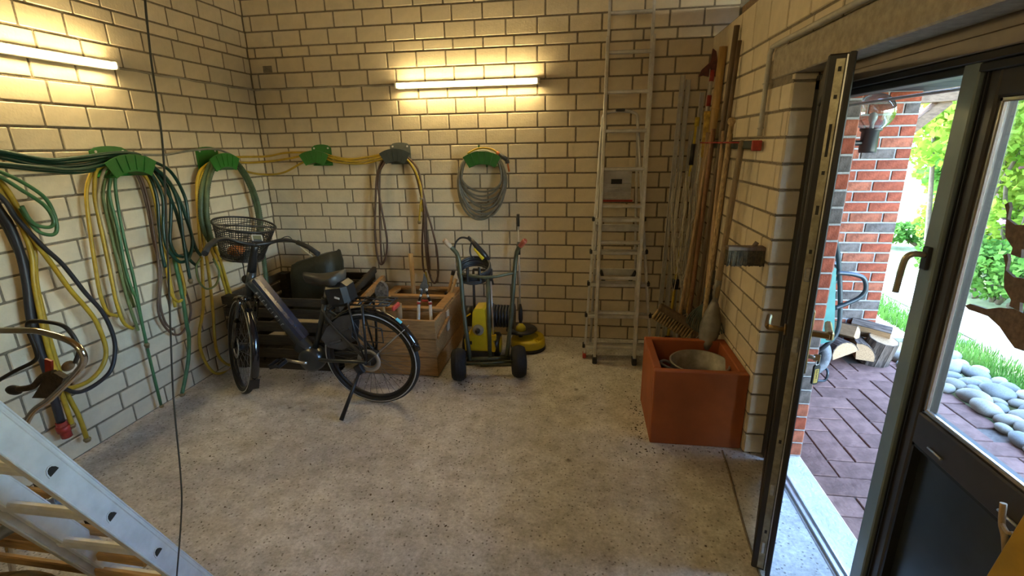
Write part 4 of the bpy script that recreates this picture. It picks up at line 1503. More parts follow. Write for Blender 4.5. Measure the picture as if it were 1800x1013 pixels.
# cranks and pedals
BB = Vector((0.455, 0, 0.315))
ca = R(188)
for s in (-1, 1):
    d = Vector((math.cos(ca), 0, math.sin(ca))) * (1 if s < 0 else -1)
    tip = BB + Vector((0, s * 0.095, 0)) + d * 0.17
    c_ = MB().tube([BB + Vector((0, s * 0.075, 0)), BB + Vector((0, s * 0.085, 0)) + d * 0.05, tip], 0.011, 10).build('crank', m_steel if s > 0 else m_bk_black, bike)
    pd = MB()
    pc = tip + Vector((0, s * 0.06, 0))
    for q in (-1, 1):
        pd.box(pc + Vector((q * 0.035, 0, 0.0)), (0.014, 0.095, 0.024), (0, R(20), 0), bev=0.004)
        pd.box(pc + Vector((0, q * 0.043, 0)), (0.075, 0.010, 0.024), (0, R(20), 0), bev=0.003)
    pd.cyl(tip, pc + Vector((0, s * 0.045, 0)), 0.008, 8)
    pd.build('pedal', m_bk_black, c_)
# skirt guard plates
for s in (1, -1):
    g = MB()
    pl = [(R(76), .35), (R(62), .36), (R(40), .36), (R(24), .36), (R(16), .30), (R(20), .20), (R(40), .16), (R(58), .19), (R(72), .26)]
    g.prism([(math.cos(a) * q, math.sin(a) * q) for a, q in pl], RA + Vector((0, s * 0.048, 0)), (1, 0, 0), (0, 0, 1), 0.004)
    for (a, q) in ((R(55), .27), (R(30), .26)):
        g.box(RA + Vector((math.cos(a) * q, s * 0.052, math.sin(a) * q)), (0.11, 0.008, 0.02), (0, R(20), 0), bev=0.003)
    g.build('skirt_guard', m_guard, bike)
# seat post, saddle, saddle bag
MB().tube([(0.285, 0, 0.75), (0.243, 0, 0.875)], 0.0145, 12).build('seat_post', m_steel, bike)
MB().lathe([(0.024, -0.02), (0.026, 0.012), (0.024, 0.02), (0.018, 0.02)], (0.282, 0, 0.762), (-0.33, 0, 0.94), 16).build('seat_clamp', m_bk_black, bike)
vs, fs = [], []
NS, NC = 14, 12
for i in range(NS + 1):
    t_ = i / NS                                   # 0 nose .. 1 rear
    x = 0.405 - 0.275 * t_
    w = 0.026 + (0.105 - 0.026) * (1 / (1 + math.exp(-(t_ - 0.55) * 9)))
    if t_ > .9:
        w *= math.sqrt(max(0.05, 1 - ((t_ - .9) / .1) ** 2 * 0.8))
    if i == 0:
        w *= 0.5
    top = 0.958 + 0.016 * t_ ** 3 - 0.010 * math.sin(t_ * math.pi)
    th = 0.075 + 0.035 * t_
    for k in range(NC):
        a = 2 * math.pi * k / NC
        yy = w * math.cos(a)
        zz = math.sin(a)
        vs.append((x, yy, top - 0.012 * abs(math.cos(a)) ** 2 if zz >= 0 else top - 0.012 - th * min(1, -zz) * (0.75 if abs(math.cos(a)) > .3 else .9)))
for i in range(NS):
    for k in range(NC):
        l = (k + 1) % NC
        fs.append((i * NC + k, i * NC + l, (i + 1) * NC + l, (i + 1) * NC + k))
fs.append(tuple(range(NC)))
fs.append(tuple(reversed(range(NS * NC, NS * NC + NC))))
sd = MB().add(vs, fs, True).build('saddle', m_saddle, bike)
bag = MB().box((0.155, 0, 0.825), (0.17, 0.15, 0.165), (0, R(8), 0), bev=0.03).build('saddle_bag', m_bk_black, bike)
MB().box((0.14, 0.0762, 0.815), (0.036, 0.003, 0.013), (0, R(-14), 0), bev=0.001).build('bag_badge', m_stripe, bag)
# rear rack
rk = MB()
zt = 0.775
for s in (-1, 1):
    rk.tube([(0.17, s * 0.055, zt - .01), (-0.14, s * 0.075, zt), (-0.215, s * 0.06, zt + .004)], 0.007, 8)
    rk.tube([(-0.03, s * 0.075, zt), (-0.02, s * 0.08, 0.55), (0.0, s * 0.075, 0.37)], 0.009, 8)
    rk.tube([(0.07, s * 0.07, zt), (0.05, s * 0.08, 0.6), (0.012, s * 0.075, 0.38)], 0.007, 8)
    rk.tube([(-0.15, s * 0.085, 0.62), (-0.15, s * 0.085, 0.52), (-0.03, s * 0.085, 0.52)], 0.0045, 6)
    rk.tube([(-0.15, s * 0.085, 0.62), (-0.03, s * 0.083, 0.64)], 0.0045, 6)
for x in (0.16, 0.08, 0.0, -0.07, -0.14, -0.2):
    rk.tube([(x, -0.07, zt), (x, 0.07, zt)], 0.006, 6)
for yy in (-0.025, 0.025):
    rk.tube([(0.16, yy, zt + .004), (-0.2, yy, zt + .006)], 0.005, 6)
rk.tube(spline([(0.17, -.055, zt - .01), (0.25, -.02, .70), (0.255, .02, .70), (0.17, .055, zt - .01)], 4), 0.006, 6)
rk.build('rear_rack', m_bk_black, bike)
MB().box((-0.225, 0, 0.745), (0.022, 0.09, 0.032), bev=0.006).build('rear_light', m_redp, bike)
# guard stays
g = MB()
for s in (-1, 1):
    g.tube([(-0.006, s * 0.072, 0.355), (-0.285, s * 0.034, 0.60)], 0.0028, 6)
g.build('mudguard_stay', m_steel, bike)
# kickstand on the left
ks = MB()
ks.box((0.06, 0.075, 0.30), (0.06, 0.03, 0.07), (0, R(30), 0), bev=0.006)
kl = bike.matrix_basis if False else None
inv = (Matrix.Translation(BO) @ bike.rotation_euler.to_matrix().to_4x4()).inverted()
kfoot = inv @ Vector((1.387, -1.633, 0.012))
ks.tube([Vector((0.055, 0.085, 0.29)), Vector((0.055, 0.085, 0.29)).lerp(kfoot, .45), kfoot], 0.011, 10, r_list=[0.010, 0.012, 0.015])
ks.build('kickstand', m_bk_black, bike)

# steered assembly: fork, stem, bar, display, basket, lamp
fk = MB()
crown = SP - SA * 0.215
fk.tube([SP - SA * 0.19, crown], 0.024, 12)
for s in (-1, 1):
    top = crown + Vector((0, s * 0.058, 0))
    end = FA + Vector((0, s * 0.058, 0))
    fk.tube([crown, top - SA * 0.01], 0.02, 10)
    fk.tube([top, top.lerp(end, 0.5)], 0.0155, 12)
    fk.tube([top.lerp(end, 0.45), end], 0.021, 12, r_list=[0.021, 0.016])
steered(fk).build('fork', m_bk_gloss, bike)
st = MB()
s0, s1 = SP, SP + SA * 0.145
s2 = s1 + Vector((-0.035, 0, 0.05))
st.tube([s0 - SA * 0.01, s0 + SA * .07, s1, s2], 0.022, 14, r_list=[0.03, 0.027, 0.020, 0.022])
steered(st).build('stem', m_bk_black, bike)
hbv = MB()
c0 = s2 + Vector((0.0, 0, 0.0))
BAR = {}
for s in (-1, 1):
    pts = spline([c0, c0 + Vector((0.01, s * 0.09, 0.015)), c0 + Vector((-0.02, s * 0.18, 0.04)), c0 + Vector((-0.11, s * 0.27, 0.02)), c0 + Vector((-0.235, s * 0.325, -0.03))], 6)
    hbv.tube(pts, 0.0115, 10)
    BAR[s] = pts
steered(hbv).build('handlebar', m_bk_black, bike)
for s in (-1, 1):
    p = BAR[s]
    g = MB().tube([p[-1], p[-5], p[-9]], 0.0165, 12, r_list=[0.018, 0.0165, 0.017])
    gr_ = steered(g).build('grip', m_rubber, bike)
    g = MB().tube(spline([p[-9] + Vector((0.03, 0, -0.005)), p[-7] + Vector((0.05, s * .01, -0.035)), p[-3] + Vector((0.05, s * .012, -0.045))], 4), 0.006, 8)
    steered(g).build('brake_lever', m_steel, gr_)
    g = MB().tube(spline([p[-10], p[-10] + Vector((0.10, -s * 0.03, 0.02)), p[4] + Vector((0.13, 0, -0.09)), SP + Vector((0.06, s * .02, -0.12)), SP + Vector((0.03, s * .03, -0.22))], 5), 0.0032, 6)
    steered(g).build('brake_cable', m_bk_black, gr_)
dsp = MB().box(c0 + Vector((-0.035, 0, 0.045)), (0.05, 0.075, 0.022), (0, R(-48), 0), bev=0.006)
ds = steered(dsp).build('display', m_bk_black, bike)
dr = MB()
Md = Euler((0, R(-48), 0)).to_matrix()
cn = c0 + Vector((-0.035, 0, 0.045))
for (x, y_, lx, ly) in ((0.018, 0, 0.006, 0.06), (-0.006, 0.028, 0.042, 0.006), (-0.006, -0.028, 0.042, 0.006)):
    dr.box(cn + Md @ Vector((x, y_, 0.0125)), (lx, ly, 0.003), Md)
steered(dr).build('display_bezel', m_stripe, ds)
steered(MB().box(cn + Md @ Vector((0.0, 0, 0.0118)), (0.030, 0.048, 0.002), Md)).build('display_screen', mat('lcd_screen', (0.13, 0.14, 0.09), 0.15, var=0.05), ds)
# basket
bc = SP + Vector((0.185, 0, 0.30))
BT = Matrix.Translation(bc) @ Matrix.Rotation(R(-13), 4, 'Y') @ Matrix.Translation(-bc)


def tilted(mb):
    mb.v = [tuple(SM @ (BT @ Vector(v))) for v in mb.v]
    return mb


bw = MB()


def ring(zf, rx, ry, r=0.0024, mb=None, n=40):
    pts = [bc + Vector((rx * math.cos(2 * math.pi * i / n), ry * math.sin(2 * math.pi * i / n), zf)) for i in range(n)]
    (mb or bw).tube(pts, r, 5, closed=True)


dep = 0.235
for j in range(1, 15):
    f = j / 15
    ring(-dep * f, 0.178 - 0.06 * f, 0.195 - 0.06 * f)
for i in range(64):
    a = 2 * math.pi * i / 64
    bw.tube([bc + Vector((0.178 * math.cos(a), 0.195 * math.sin(a), 0)), bc + Vector((0.118 * math.cos(a), 0.135 * math.sin(a), -dep))], 0.0022, 4, caps=False)
for i in range(-8, 9):
    w_ = math.sqrt(max(0, 1 - (i / 9) ** 2))
    bw.tube([bc + Vector((0.118 * w_, 0.135 * i / 9, -dep)), bc + Vector((-0.118 * w_, 0.135 * i / 9, -dep))], 0.0022, 4, caps=False)
    bw.tube([bc + Vector((0.118 * i / 9, 0.135 * w_, -dep)), bc + Vector((0.118 * i / 9, -0.135 * w_, -dep))], 0.0022, 4, caps=False)
bko = tilted(bw).build('basket_mesh', m_bk_black, bike)
bko['kind'] = 'stuff'
g = MB()
ring(0.0, 0.180, 0.197, 0.008, g)
g.tube([bc + Vector((-0.02, -0.195, -0.005)), bc + Vector((-0.02, 0.195, -0.005))], 0.006, 8)
g.tube([bc + Vector((-0.06, -0.06, -dep)), SP + Vector((0.02, -0.05, 0.12))], 0.006, 6)
g.tube([bc + Vector((-0.06, 0.06, -dep)), SP + Vector((0.02, 0.05, 0.12))], 0.006, 6)
ring(-dep, 0.120, 0.137, 0.006, g)
ring(-0.10, 0.154, 0.170, 0.004, g)
tilted(g).build('basket_rim', m_bk_black, bike)
steered(MB().lathe([(0.0, -0.03), (0.025, -0.03), (0.032, 0.0), (0.03, 0.02), (0.0, 0.028)], SP + Vector((0.13, 0, -0.08)), (1, 0, 0.1), 18)).build('front_light', m_bk_black, bike)
# orange bundle in the basket
oc = SM @ BT @ (bc + Vector((-0.045, 0.055, -0.175)))
ow = Matrix.Translation(BO) @ bike.rotation_euler.to_matrix().to_4x4() @ oc
ob = MB().sphere((0, 0, 0), 0.052, 14, 10, (1.0, 1.15, 0.72))
ob.v = [(x * (1 + 0.1 * math.sin(y * 90)), y, z * (1 + .12 * math.sin(x * 110))) for x, y, z in ob.v]
o = ob.build('cloth_bundle', mat('orange_cloth', (0.42, 0.15, 0.04), 0.8, var=0.5, scale=30))
o.location = ow
tag(o, 'crumpled orange-brown cloth bundle lying in the bicycle basket', 'cloth')
# ================================================================ crates, tools in the box, hand truck, washer
m_dwood = mat('dark_weathered_wood', (0.034, 0.025, 0.014), 0.8, var=0.35, scale=5, stretch=(2, 12, 12), bump=0.3, per_obj=0.2)
m_lwood = mat('honey_wood', (0.36, 0.20, 0.075), 0.65, var=0.25, scale=5, stretch=(2, 14, 14), bump=0.15, per_obj=0.12)
m_handle = mat('ash_handle', (0.40, 0.26, 0.11), 0.55, var=0.2, scale=8, stretch=(10, 10, 1))
m_pale = mat('pale_board', (0.50, 0.44, 0.35), 0.7, var=0.12, scale=6)

cr = thing('slatted_crate', 'dark weathered slatted pallet crate in the corner behind the bicycle', 'crate', (0.0, 0.0, 0.0))
x0, x1, y0, y1 = 0.13, 1.02, -0.95, -0.17
for (x, y) in ((x0, y0), (x1, y0), (x0, y1), (x1, y1)):
    MB().box((x + (0.035 if x == x0 else -0.035), y + (0.035 if y == y0 else -0.035), 0.31), (0.07, 0.07, 0.62), bev=0.004).build('corner_post', m_dwood, cr)
zs = [(0.560, 0.625), (0.460, 0.535), (0.345, 0.425), (0.230, 0.31), (0.115, 0.195)]
for (za, zb) in zs:
    h_ = zb - za
    for y in (y0 - 0.011, y1 + 0.011):
        MB().box(((x0 + x1) / 2, y, (za + zb) / 2), (x1 - x0, 0.022, h_), (random.uniform(-.02, .02), random.uniform(-.006, .006), 0), bev=0.003).build('slat', m_dwood, cr)
    for x in (x0 - 0.011, x1 + 0.011):
        MB().box((x, (y0 + y1) / 2, (za + zb) / 2), (y1 - y0 + .04, 0.022, h_), (0, 0, math.pi / 2), bev=0.003).build('slat', m_dwood, cr)
for i in range(7):
    MB().box((x0 + 0.06 + i * 0.128, (y0 + y1) / 2, 0.09), (0.11, y1 - y0, 0.018), bev=0.003).build('floor_board', m_dwood, cr)
for y in (y0 + .06, (y0 + y1) / 2, y1 - .06):
    MB().box(((x0 + x1) / 2, y, 0.04), (x1 - x0, 0.09, 0.08), bev=0.004).build('skid', m_dwood, cr)

# loose laths along the right edge of the crate
for i, (a, b, lab) in enumerate((((1.09, -0.98, 0.555), (1.055, -0.18, 0.665), 'upper'), ((1.15, -0.96, 0.50), (1.14, -0.20, 0.59), 'lower'))):
    o = MB().bar(a, b, 0.035, 0.055, bev=0.003).build('wooden_lath', m_lwood if i else m_dwood)
    tag(o, lab + ' of two long wooden laths lying between the dark crate and the tool box', 'lath', 'laths beside the crate')

sk = MB()
vs, fs = [], []
NU, NV = 18, 8
for j in range(NV + 1):
    v = j / NV
    for i in range(NU):
        a = 2 * math.pi * i / NU
        cx_, cy_ = math.cos(a), math.sin(a)
        q = (abs(cx_) ** 4 + abs(cy_) ** 4) ** -0.25
        x = 0.62 + 0.22 * q * cx_ * (1 + .05 * math.sin(3 * a + 5 * v))
        y = -0.40 + 0.15 * q * cy_ * (1 + .06 * math.sin(2 * a + 4 * v))
        top = 0.76 + 0.12 * ((x - 0.40) / 0.44) + 0.012 * math.sin(5 * a)
        z = 0.10 + (top - 0.10) * v
        if j == NV:
            x = 0.62 + (x - 0.62) * .93
            y = -0.40 + (y + 0.40) * .85
        vs.append((x, y, z))
for j in range(NV):
    for i in range(NU):
        l = (i + 1) % NU
        fs.append((j * NU + i, j * NU + l, (j + 1) * NU + l, (j + 1) * NU + i))
fs.append(tuple(reversed(range(NU))))
fs.append(tuple(range(NV * NU, NV * NU + NU)))
o = sk.add(vs, fs, True).build('tarpaulin_sack', mat('dark_olive_tarp', (0.014, 0.015, 0.008), 0.6, var=0.3, scale=6, bump=0.8, bscale=14))
tag(o, 'dark olive tarpaulin sack standing in the slatted crate behind the saddle', 'sack')
for i, (c, s, rot, lab) in enumerate((((0.72, -0.78, 0.36), (0.30, 0.16, 0.03), (R(8), R(4), R(6)), 'pale board lying flat inside the slatted crate'),
                                      ((0.50, -0.80, 0.245), (0.26, 0.2, 0.05), (0, R(-5), R(-8)), 'cardboard offcut lying low inside the slatted crate'))):
    o = MB().box(c, s, rot, bev=0.004).build('wood_offcut', m_pale)
    tag(o, lab, 'board')

# honey coloured wooden tool box
tb = thing('wooden_box', 'honey-brown open wooden box holding garden tools behind the rear bicycle wheel', 'box', (0, 0, 0))
bx0, bx1, by0, by1, bh = 1.20, 1.845, -0.94, -0.09, 0.47
for k, (za, zb) in enumerate(((0.01, 0.1625), (0.1675, 0.315), (0.32, 0.47))):
    MB().box(((bx0 + bx1) / 2, by0 + 0.011, (za + zb) / 2), (bx1 - bx0, 0.022, zb - za), bev=0.003).build('board', m_lwood, tb)
    MB().box(((bx0 + bx1) / 2, by1 - 0.011, (za + zb) / 2), (bx1 - bx0, 0.022, zb - za), bev=0.003).build('board', m_lwood, tb)
    for x in (bx0 + .011, bx1 - .011):
        MB().box((x, (by0 + by1) / 2, (za + zb) / 2), (by1 - by0 - .046, 0.022, zb - za), (0, 0, math.pi / 2), bev=0.003).build('board', m_lwood, tb)
MB().box(((bx0 + bx1) / 2, (by0 + by1) / 2, 0.02), (bx1 - bx0 - .05, by1 - by0 - .05, 0.02)).build('bottom', m_lwood, tb)
for y in (-0.70, -0.36):
    MB().box(((bx0 + bx1) / 2, y, 0.245), (bx1 - bx0 - .05, 0.022, 0.43), bev=0.003).build('divider', m_lwood, tb)
for x in (bx0 + .045, bx1 - .045):
    MB().box((x, (-0.70 + by1) / 2, 0.48), (by1 + 0.70, 0.075, 0.022), (0, 0, math.pi / 2), bev=0.003).build('rim_board', m_lwood, tb)
for y in (-0.69, -0.37, by1 - .03):
    MB().box(((bx0 + bx1) / 2, y, 0.481), (bx1 - bx0, 0.06, 0.022), bev=0.003).build('rim_board', m_lwood, tb)
g = MB()
g.bar((bx1 + 0.012, -0.92, 0.325), (bx1 + 0.012, -0.62, 0.385), 0.022, 0.03, bev=0.004)
g.build('cleat', m_lwood, tb)
g = MB()
g.box((bx1 + 0.005, -0.62, 0.36), (0.012, 0.07, 0.17), bev=0.003)
g.build('side_batten', m_pale, tb)

# tools in the box
o = MB().cyl((1.438, -0.24, 0.05), (1.432, -0.24, 0.83), 0.018, 12, 0.021).build('wooden_stave', m_handle)
tag(o, 'tall upright round wooden stave standing in the tool box before the back wall', 'stave')
lp = thing('lopping_shears', 'lopping shears with white handles and red collars standing blades-up in the tool box', 'shears', (1.72, -0.80, 0.03))
ox = Vector((1.72, -0.80, 0.03))
piv = Vector((1.715, -0.76, 0.615)) - ox
for s in (-1, 1):
    foot = Vector((1.715 + s * 0.062, -0.83, 0.22)) - ox
    knee = piv + Vector((s * 0.045, -0.01, -0.045))
    MB().tube([foot, foot.lerp(knee, .5), knee], 0.013, 12, r_list=[0.015, 0.0135, 0.012]).build('handle', mat('cream_handle', (0.55, 0.50, 0.40), 0.45, var=0.1), lp)
    MB().tube([knee + (foot - knee) * .02, knee + (foot - knee) * 0.07], 0.0155, 12).build('collar', m_redp, lp)
    MB().tube([knee, piv + Vector((s * .028, 0, 0.0)), piv + Vector((s * .014, 0, 0.06))], 0.010, 8).build('shank', m_bk_black if 'bike_black' in MATS else m_black, lp)
    for (dx, dz) in ((0.024, 0.05), (0.03, 0.0)):
        MB().lathe([(0, 0), (0.011, 0), (0.011, 0.008), (0, 0.010)], piv + Vector((s * dx, -0.010, dz)), (0, -1, 0), 12).build('bolt', m_alu, lp)
g = MB()
g.prism([(-0.025, 0), (0.024, 0.0), (0.034, 0.05), (0.024, 0.12), (0.008, 0.16), (-0.004, 0.10), (-0.03, 0.06)], piv + Vector((0, 0, 0.02)), (1, 0, 0), (0, 0, 1), 0.012)
g.build('blade', mat('dull_blade', (0.22, 0.22, 0.21), 0.4, metal=0.7, var=0.2), lp)
MB().box(piv + Vector((0, 0, -0.045)), (0.05, 0.014, 0.016), bev=0.003).build('stop', m_redp, lp)
o = MB().cyl((1.655 - .14, -0.83, 0.05), (1.66 - .145, -0.80, 0.555), 0.019, 12, 0.021).build('wooden_stave', mat('grey_brown_handle', (0.22, 0.15, 0.085), 0.6, var=0.2))
tag(o, 'short thick brown wooden stave standing left of the lopping shears', 'stave')
for (a, b, lab, mm) in (((1.70, -0.22, 0.30), (1.80, -0.20, 0.66), 'slanting dark-capped tool handle leaning in the rear of the wooden box', m_handle),
                        ((1.72, -0.30, 0.30), (1.835, -0.24, 0.61), 'slanting wooden stick at the rear right corner of the wooden box', m_handle)):
    t_ = thing('hand_tool', lab, 'tool', a)
    A, B = Vector((0, 0, 0)), Vector(b) - Vector(a)
    MB().tube([A, B], 0.013, 10).build('shaft', mm, t_)
    if 'capped' in lab:
        MB().tube([B * .93, B * 1.04], 0.018, 10).build('cap', m_black, t_)
        MB().box(A.lerp(B, .42), (0.06, 0.03, 0.05), (0, R(15), 0), bev=0.006).build('bracket', m_black, t_)
# grubby metal nozzle left of the box
t_ = thing('hand_axe', 'grubby grey axe head with cloth-wrapped shaft above the rear rack', 'axe', (1.37, -0.80, 0.05))
MB().tube(spline([(0, 0, 0), (0.005, 0, 0.3), (0.012, 0, 0.55)], 4), 0.016, 10).build('shaft', m_handle, t_)
MB().prism([(-0.045, -0.05), (0.02, -0.085), (0.045, -0.06), (0.05, 0.05), (0.03, 0.085), (0.0, 0.10), (-0.03, 0.07), (-0.05, 0.03)], (0.012, 0, 0.585), (1, 0, 0), (0, 0, 1), 0.035).build('axe_head', mat('pitted_iron', (0.16, 0.14, 0.12), 0.55, metal=0.5, var=0.5, scale=40, bump=0.6), t_)

# green hand truck
m_trk = mat('olive_truck_paint', (0.058, 0.062, 0.032), 0.45, var=0.3, scale=14, bump=0.15)
ht_ = thing('hand_truck', 'olive green tubular hand truck with pneumatic tyres in front of the yellow washer', 'hand truck', (2.22, -0.9, 0))
o0 = Vector((2.22, -0.9, 0))
Lp = [(2.085, -0.86, 0.12), (2.035, -0.80, 0.52), (2.018, -0.77, 0.80), (2.000, -0.76, 0.935), (1.975, -0.80, 1.00), (1.925, -0.83, 1.065)]
Rp = [(2.365, -0.80, 0.12), (2.405, -0.74, 0.52), (2.425, -0.71, 0.80), (2.440, -0.70, 0.935), (2.465, -0.74, 1.00), (2.515, -0.77, 1.06)]
for P, gm, nm in ((Lp, mat('worn_wood_grip', (0.42, 0.30, 0.2), 0.6, var=0.3), 'left'), (Rp, mat('red_grip', (0.38, 0.09, 0.05), 0.5, var=0.2), 'right')):
    q = [Vector(p) - o0 for p in P]
    MB().tube(spline(q, 5), 0.0165, 12).build('upright', m_trk, ht_)
    MB().tube([q[-1].lerp(q[-2], .75), q[-1], q[-1] + (q[-1] - q[-2]) * .12], 0.021, 12, r_list=[0.019, 0.021, 0.015]).build('grip', gm, ht_)
l_ = [Vector(p) - o0 for p in Lp]
r_ = [Vector(p) - o0 for p in Rp]
MB().tube(spline([l_[2], (l_[2] + r_[2]) / 2 + Vector((0, -0.05, -0.02)), r_[2]], 8), 0.012, 10).build('crossbar', m_trk, ht_)
MB().tube([l_[0] + Vector((-.03, 0, 0.01)), r_[0] + Vector((.03, 0, 0.01))], 0.016, 10).build('crossbar', m_trk, ht_)
MB().tube([(l_[2] + r_[2]) / 2 + Vector((0.01, -0.04, -0.02)), (l_[0] + r_[0]) / 2 + Vector((0.01, 0.01, 0))], 0.016, 10).build('centre_bar', m_trk, ht_)
MB().tube([(1.995, -0.985, 0.125) - o0 if False else Vector((1.99, -0.955, 0.125)) - o0, Vector((2.475, -0.845, 0.125)) - o0], 0.011, 8).build('axle', m_trk, ht_)
MB().box(Vector((2.26, -0.60, 0.012)) - o0, (0.30, 0.2, 0.010), (0, 0, R(12)), bev=0.004).build('toe_plate', m_trk, ht_)
ax_ = Vector((0.975, 0.22, 0)).normalized()
for c in ((2.018, -0.955, 0.128), (2.468, -0.850, 0.128)):
    c = Vector(c) - o0
    g = MB()
    for i in range(5):
        g.torus(c + ax_ * (-0.022 + 0.011 * i), ax_, 0.088 + 0.006 * math.sin(math.pi * i / 4), 0.034, 28, 8)
    w_ = g.build('tyre', m_rubber, ht_)
    MB().lathe([(0.0, -0.03), (0.022, -0.03), (0.03, -0.012), (0.06, -0.010), (0.064, -0.02), (0.07, 0.0), (0.064, 0.02), (0.06, 0.010), (0.03, 0.012), (0.022, 0.03), (0.0, 0.03)], c, ax_, 20).build('rim', m_trk, w_)
    MB().tube([c - ax_ * .05, c + ax_ * 0.05], 0.012, 10).build('hub', m_black, w_)

# pressure washer
m_yel = mat('washer_yellow', (0.62, 0.45, 0.015), 0.35, var=0.08, scale=8)
pw = thing('pressure_washer', 'yellow and black pressure washer behind the hand truck', 'pressure washer', (2.11, -0.55, 0))
sec = [(-0.12, 0.10), (-0.125, 0.20), (-0.10, 0.24), (-0.075, 0.25), (-0.055, 0.30), (-0.045, 0.44), (-0.03, 0.47), (0.035, 0.475), (0.055, 0.46), (0.065, 0.30), (0.085, 0.24), (0.115, 0.21), (0.135, 0.12), (0.13, 0.10)]
MB().prism(sec, (0, 0, 0), (1, 0, 0), (0, 0, 1), 0.17).build('housing', m_yel, pw)
MB().box((0, 0.0, 0.065), (0.24, 0.20, 0.08), bev=0.012).build('base', m_black, pw)
g = MB().lathe([(0.0, 0), (0.042, 0), (0.046, 0.006), (0.046, 0.018), (0.04, 0.022), (0.0, 0.022)], (0.0, -0.086, 0.325 - 0.03), (0, -1, 0), 28)
dl = g.build('dial', mat('clear_dial', (0.30, 0.28, 0.2), 0.3, var=0.05), pw)
g = MB().lathe([(0.0, 0.02), (0.02, 0.02), (0.02, 0.05), (0.014, 0.055), (0.0, 0.055)], (0.0, -0.086, 0.295), (0, -1, 0), 16)
g.box((0, -0.142, 0.295), (0.008, 0.02, 0.036), bev=0.002)
g.build('knob', m_black, dl)
for s in (-1, 1):
    c = Vector((s * 0.125, 0.045, 0.115))
    w_ = MB().lathe([(0.0, -0.03), (0.09, -0.03), (0.105, -0.02), (0.105, 0.02), (0.09, 0.03), (0.0, 0.03)], c, (1, 0, 0), 28).build('wheel', m_black, pw)
    MB().lathe([(0.0, 0.031), (0.07, 0.031), (0.07, 0.036), (0.0, 0.036)], c, (s, 0, 0), 24).build('hubcap', m_yel, w_)
g = MB()
MB().lathe([(0.0, -0.10), (0.11, -0.10), (0.11, -0.085), (0.05, -0.08), (0.05, 0.08), (0.11, 0.085), (0.11, 0.10), (0.0, 0.10)], (0.165, 0.13, 0.34), (1, 0, 0.0), 28).build('hose_reel', m_black, pw)
for i in range(6):
    MB().torus((0.10 + 0.026 * i, 0.13, 0.34), (1, 0, 0), 0.085, 0.013, 32, 8).build('hose_turn', m_h_black, pw)
MB().lathe([(0.0, -0.03), (0.09, -0.03), (0.09, 0.03), (0.0, 0.03)], (-0.125, 0.13, 0.33), (1, 0, 0), 26).build('side_drum', m_black, pw)
g = MB()
for s in (-1, 1):
    g.tube([(s * 0.07, 0.09, 0.2), (s * 0.07, 0.11, 0.75)], 0.011, 8)
g.tube([(-0.07, 0.11, 0.75), (0.07, 0.11, 0.75)], 0.011, 8)
g.build('push_handle', m_black, pw)
MB().cyl((0.118, -0.06, 0.14), (0.108, -0.05, 0.72), 0.0075, 10).build('lance_tube', m_alu, pw)
MB().box((0.118, -0.06, 0.22), (0.04, 0.04, 0.05), bev=0.006).build('lance_clip', m_yel, pw)
MB().box((0.108, -0.05, 0.75), (0.03, 0.03, 0.10), bev=0.006).build('lance_grip', m_black, pw)
MB().box((-0.085, -0.087, 0.175), (0.05, 0.004, 0.03), (0, 0, 0), bev=0.001).build('badge', m_black, pw)
MB().tube(spline([(-0.11, -0.03, 0.25), (-0.135, -0.03, 0.30), (-0.12, -0.02, 0.37), (-0.08, 0, 0.40)], 5), 0.006, 8).build('hose_stub', m_yel, pw)

# coil of black pressure hose hung on the truck, with trigger gun
pc = thing('hose_coil', 'round coil of black pressure hose resting on the crossbar of the hand truck', 'hose', (2.10, -0.66, 0.80))
for i in range(5):
    MB().torus((0.0, 0.0, -0.03 + 0.016 * i), (0.04, -0.42, 1), 0.122 + 0.004 * math.sin(i * 2.3), 0.011, 40, 8).build('loop', m_h_black, pc)
g = MB()
for a in (-60, -100):
    c = Vector((0.13 * math.cos(R(a)), 0.13 * math.sin(R(a)), 0.0))
    g.box(c, (0.014, 0.034, 0.11), (0, 0, R(a + 90)), bev=0.003)
g.build('tie_clip', m_bk_black, pc)
MB().tube(spline([(-0.10, 0.06, 0.03), (-0.16, 0.08, 0.10), (-0.17, 0.09, 0.18), (-0.13, 0.10, 0.235), (-0.07, 0.10, 0.235), (-0.03, 0.10, 0.20)], 7), 0.008, 8).build('free_end', m_h_black, pc)
tg = thing('trigger_gun', 'black and yellow pressure washer trigger gun lying in the black hose coil', 'trigger gun', (2.10, -0.57, 0.96))
g = MB()
d0, d1_ = Vector((-0.04, 0, 0.07)), Vector((0.10, 0, -0.10))
g.tube([d0, d0.lerp(d1_, .3), d0.lerp(d1_, .7), d1_], 0.02, 10, r_list=[0.014, 0.022, 0.026, 0.020])
g.tube([d0 + Vector((-.02, 0, .02)), d0], 0.012, 8)
g.build('gun_body', m_black, tg)
g = MB()
g.tube(spline([(-0.03, -0.012, 0.05), (-0.045, -0.012, -0.01), (-0.04, -0.012, -0.06), (-0.02, -0.012, -0.075)], 5), 0.007, 8)
g.build('trigger_guard', m_black, tg)
g = MB()
g.tube([(-0.012, -0.018, 0.0), (0.06, -0.02, -0.085)], 0.014, 8, r_list=[0.008, 0.015])
g.build('grip_insert', m_yel, tg)
MB().cyl(d1_, d1_ + Vector((0.03, 0.0, -0.20)), 0.0075, 8).build('lance', m_black, tg)

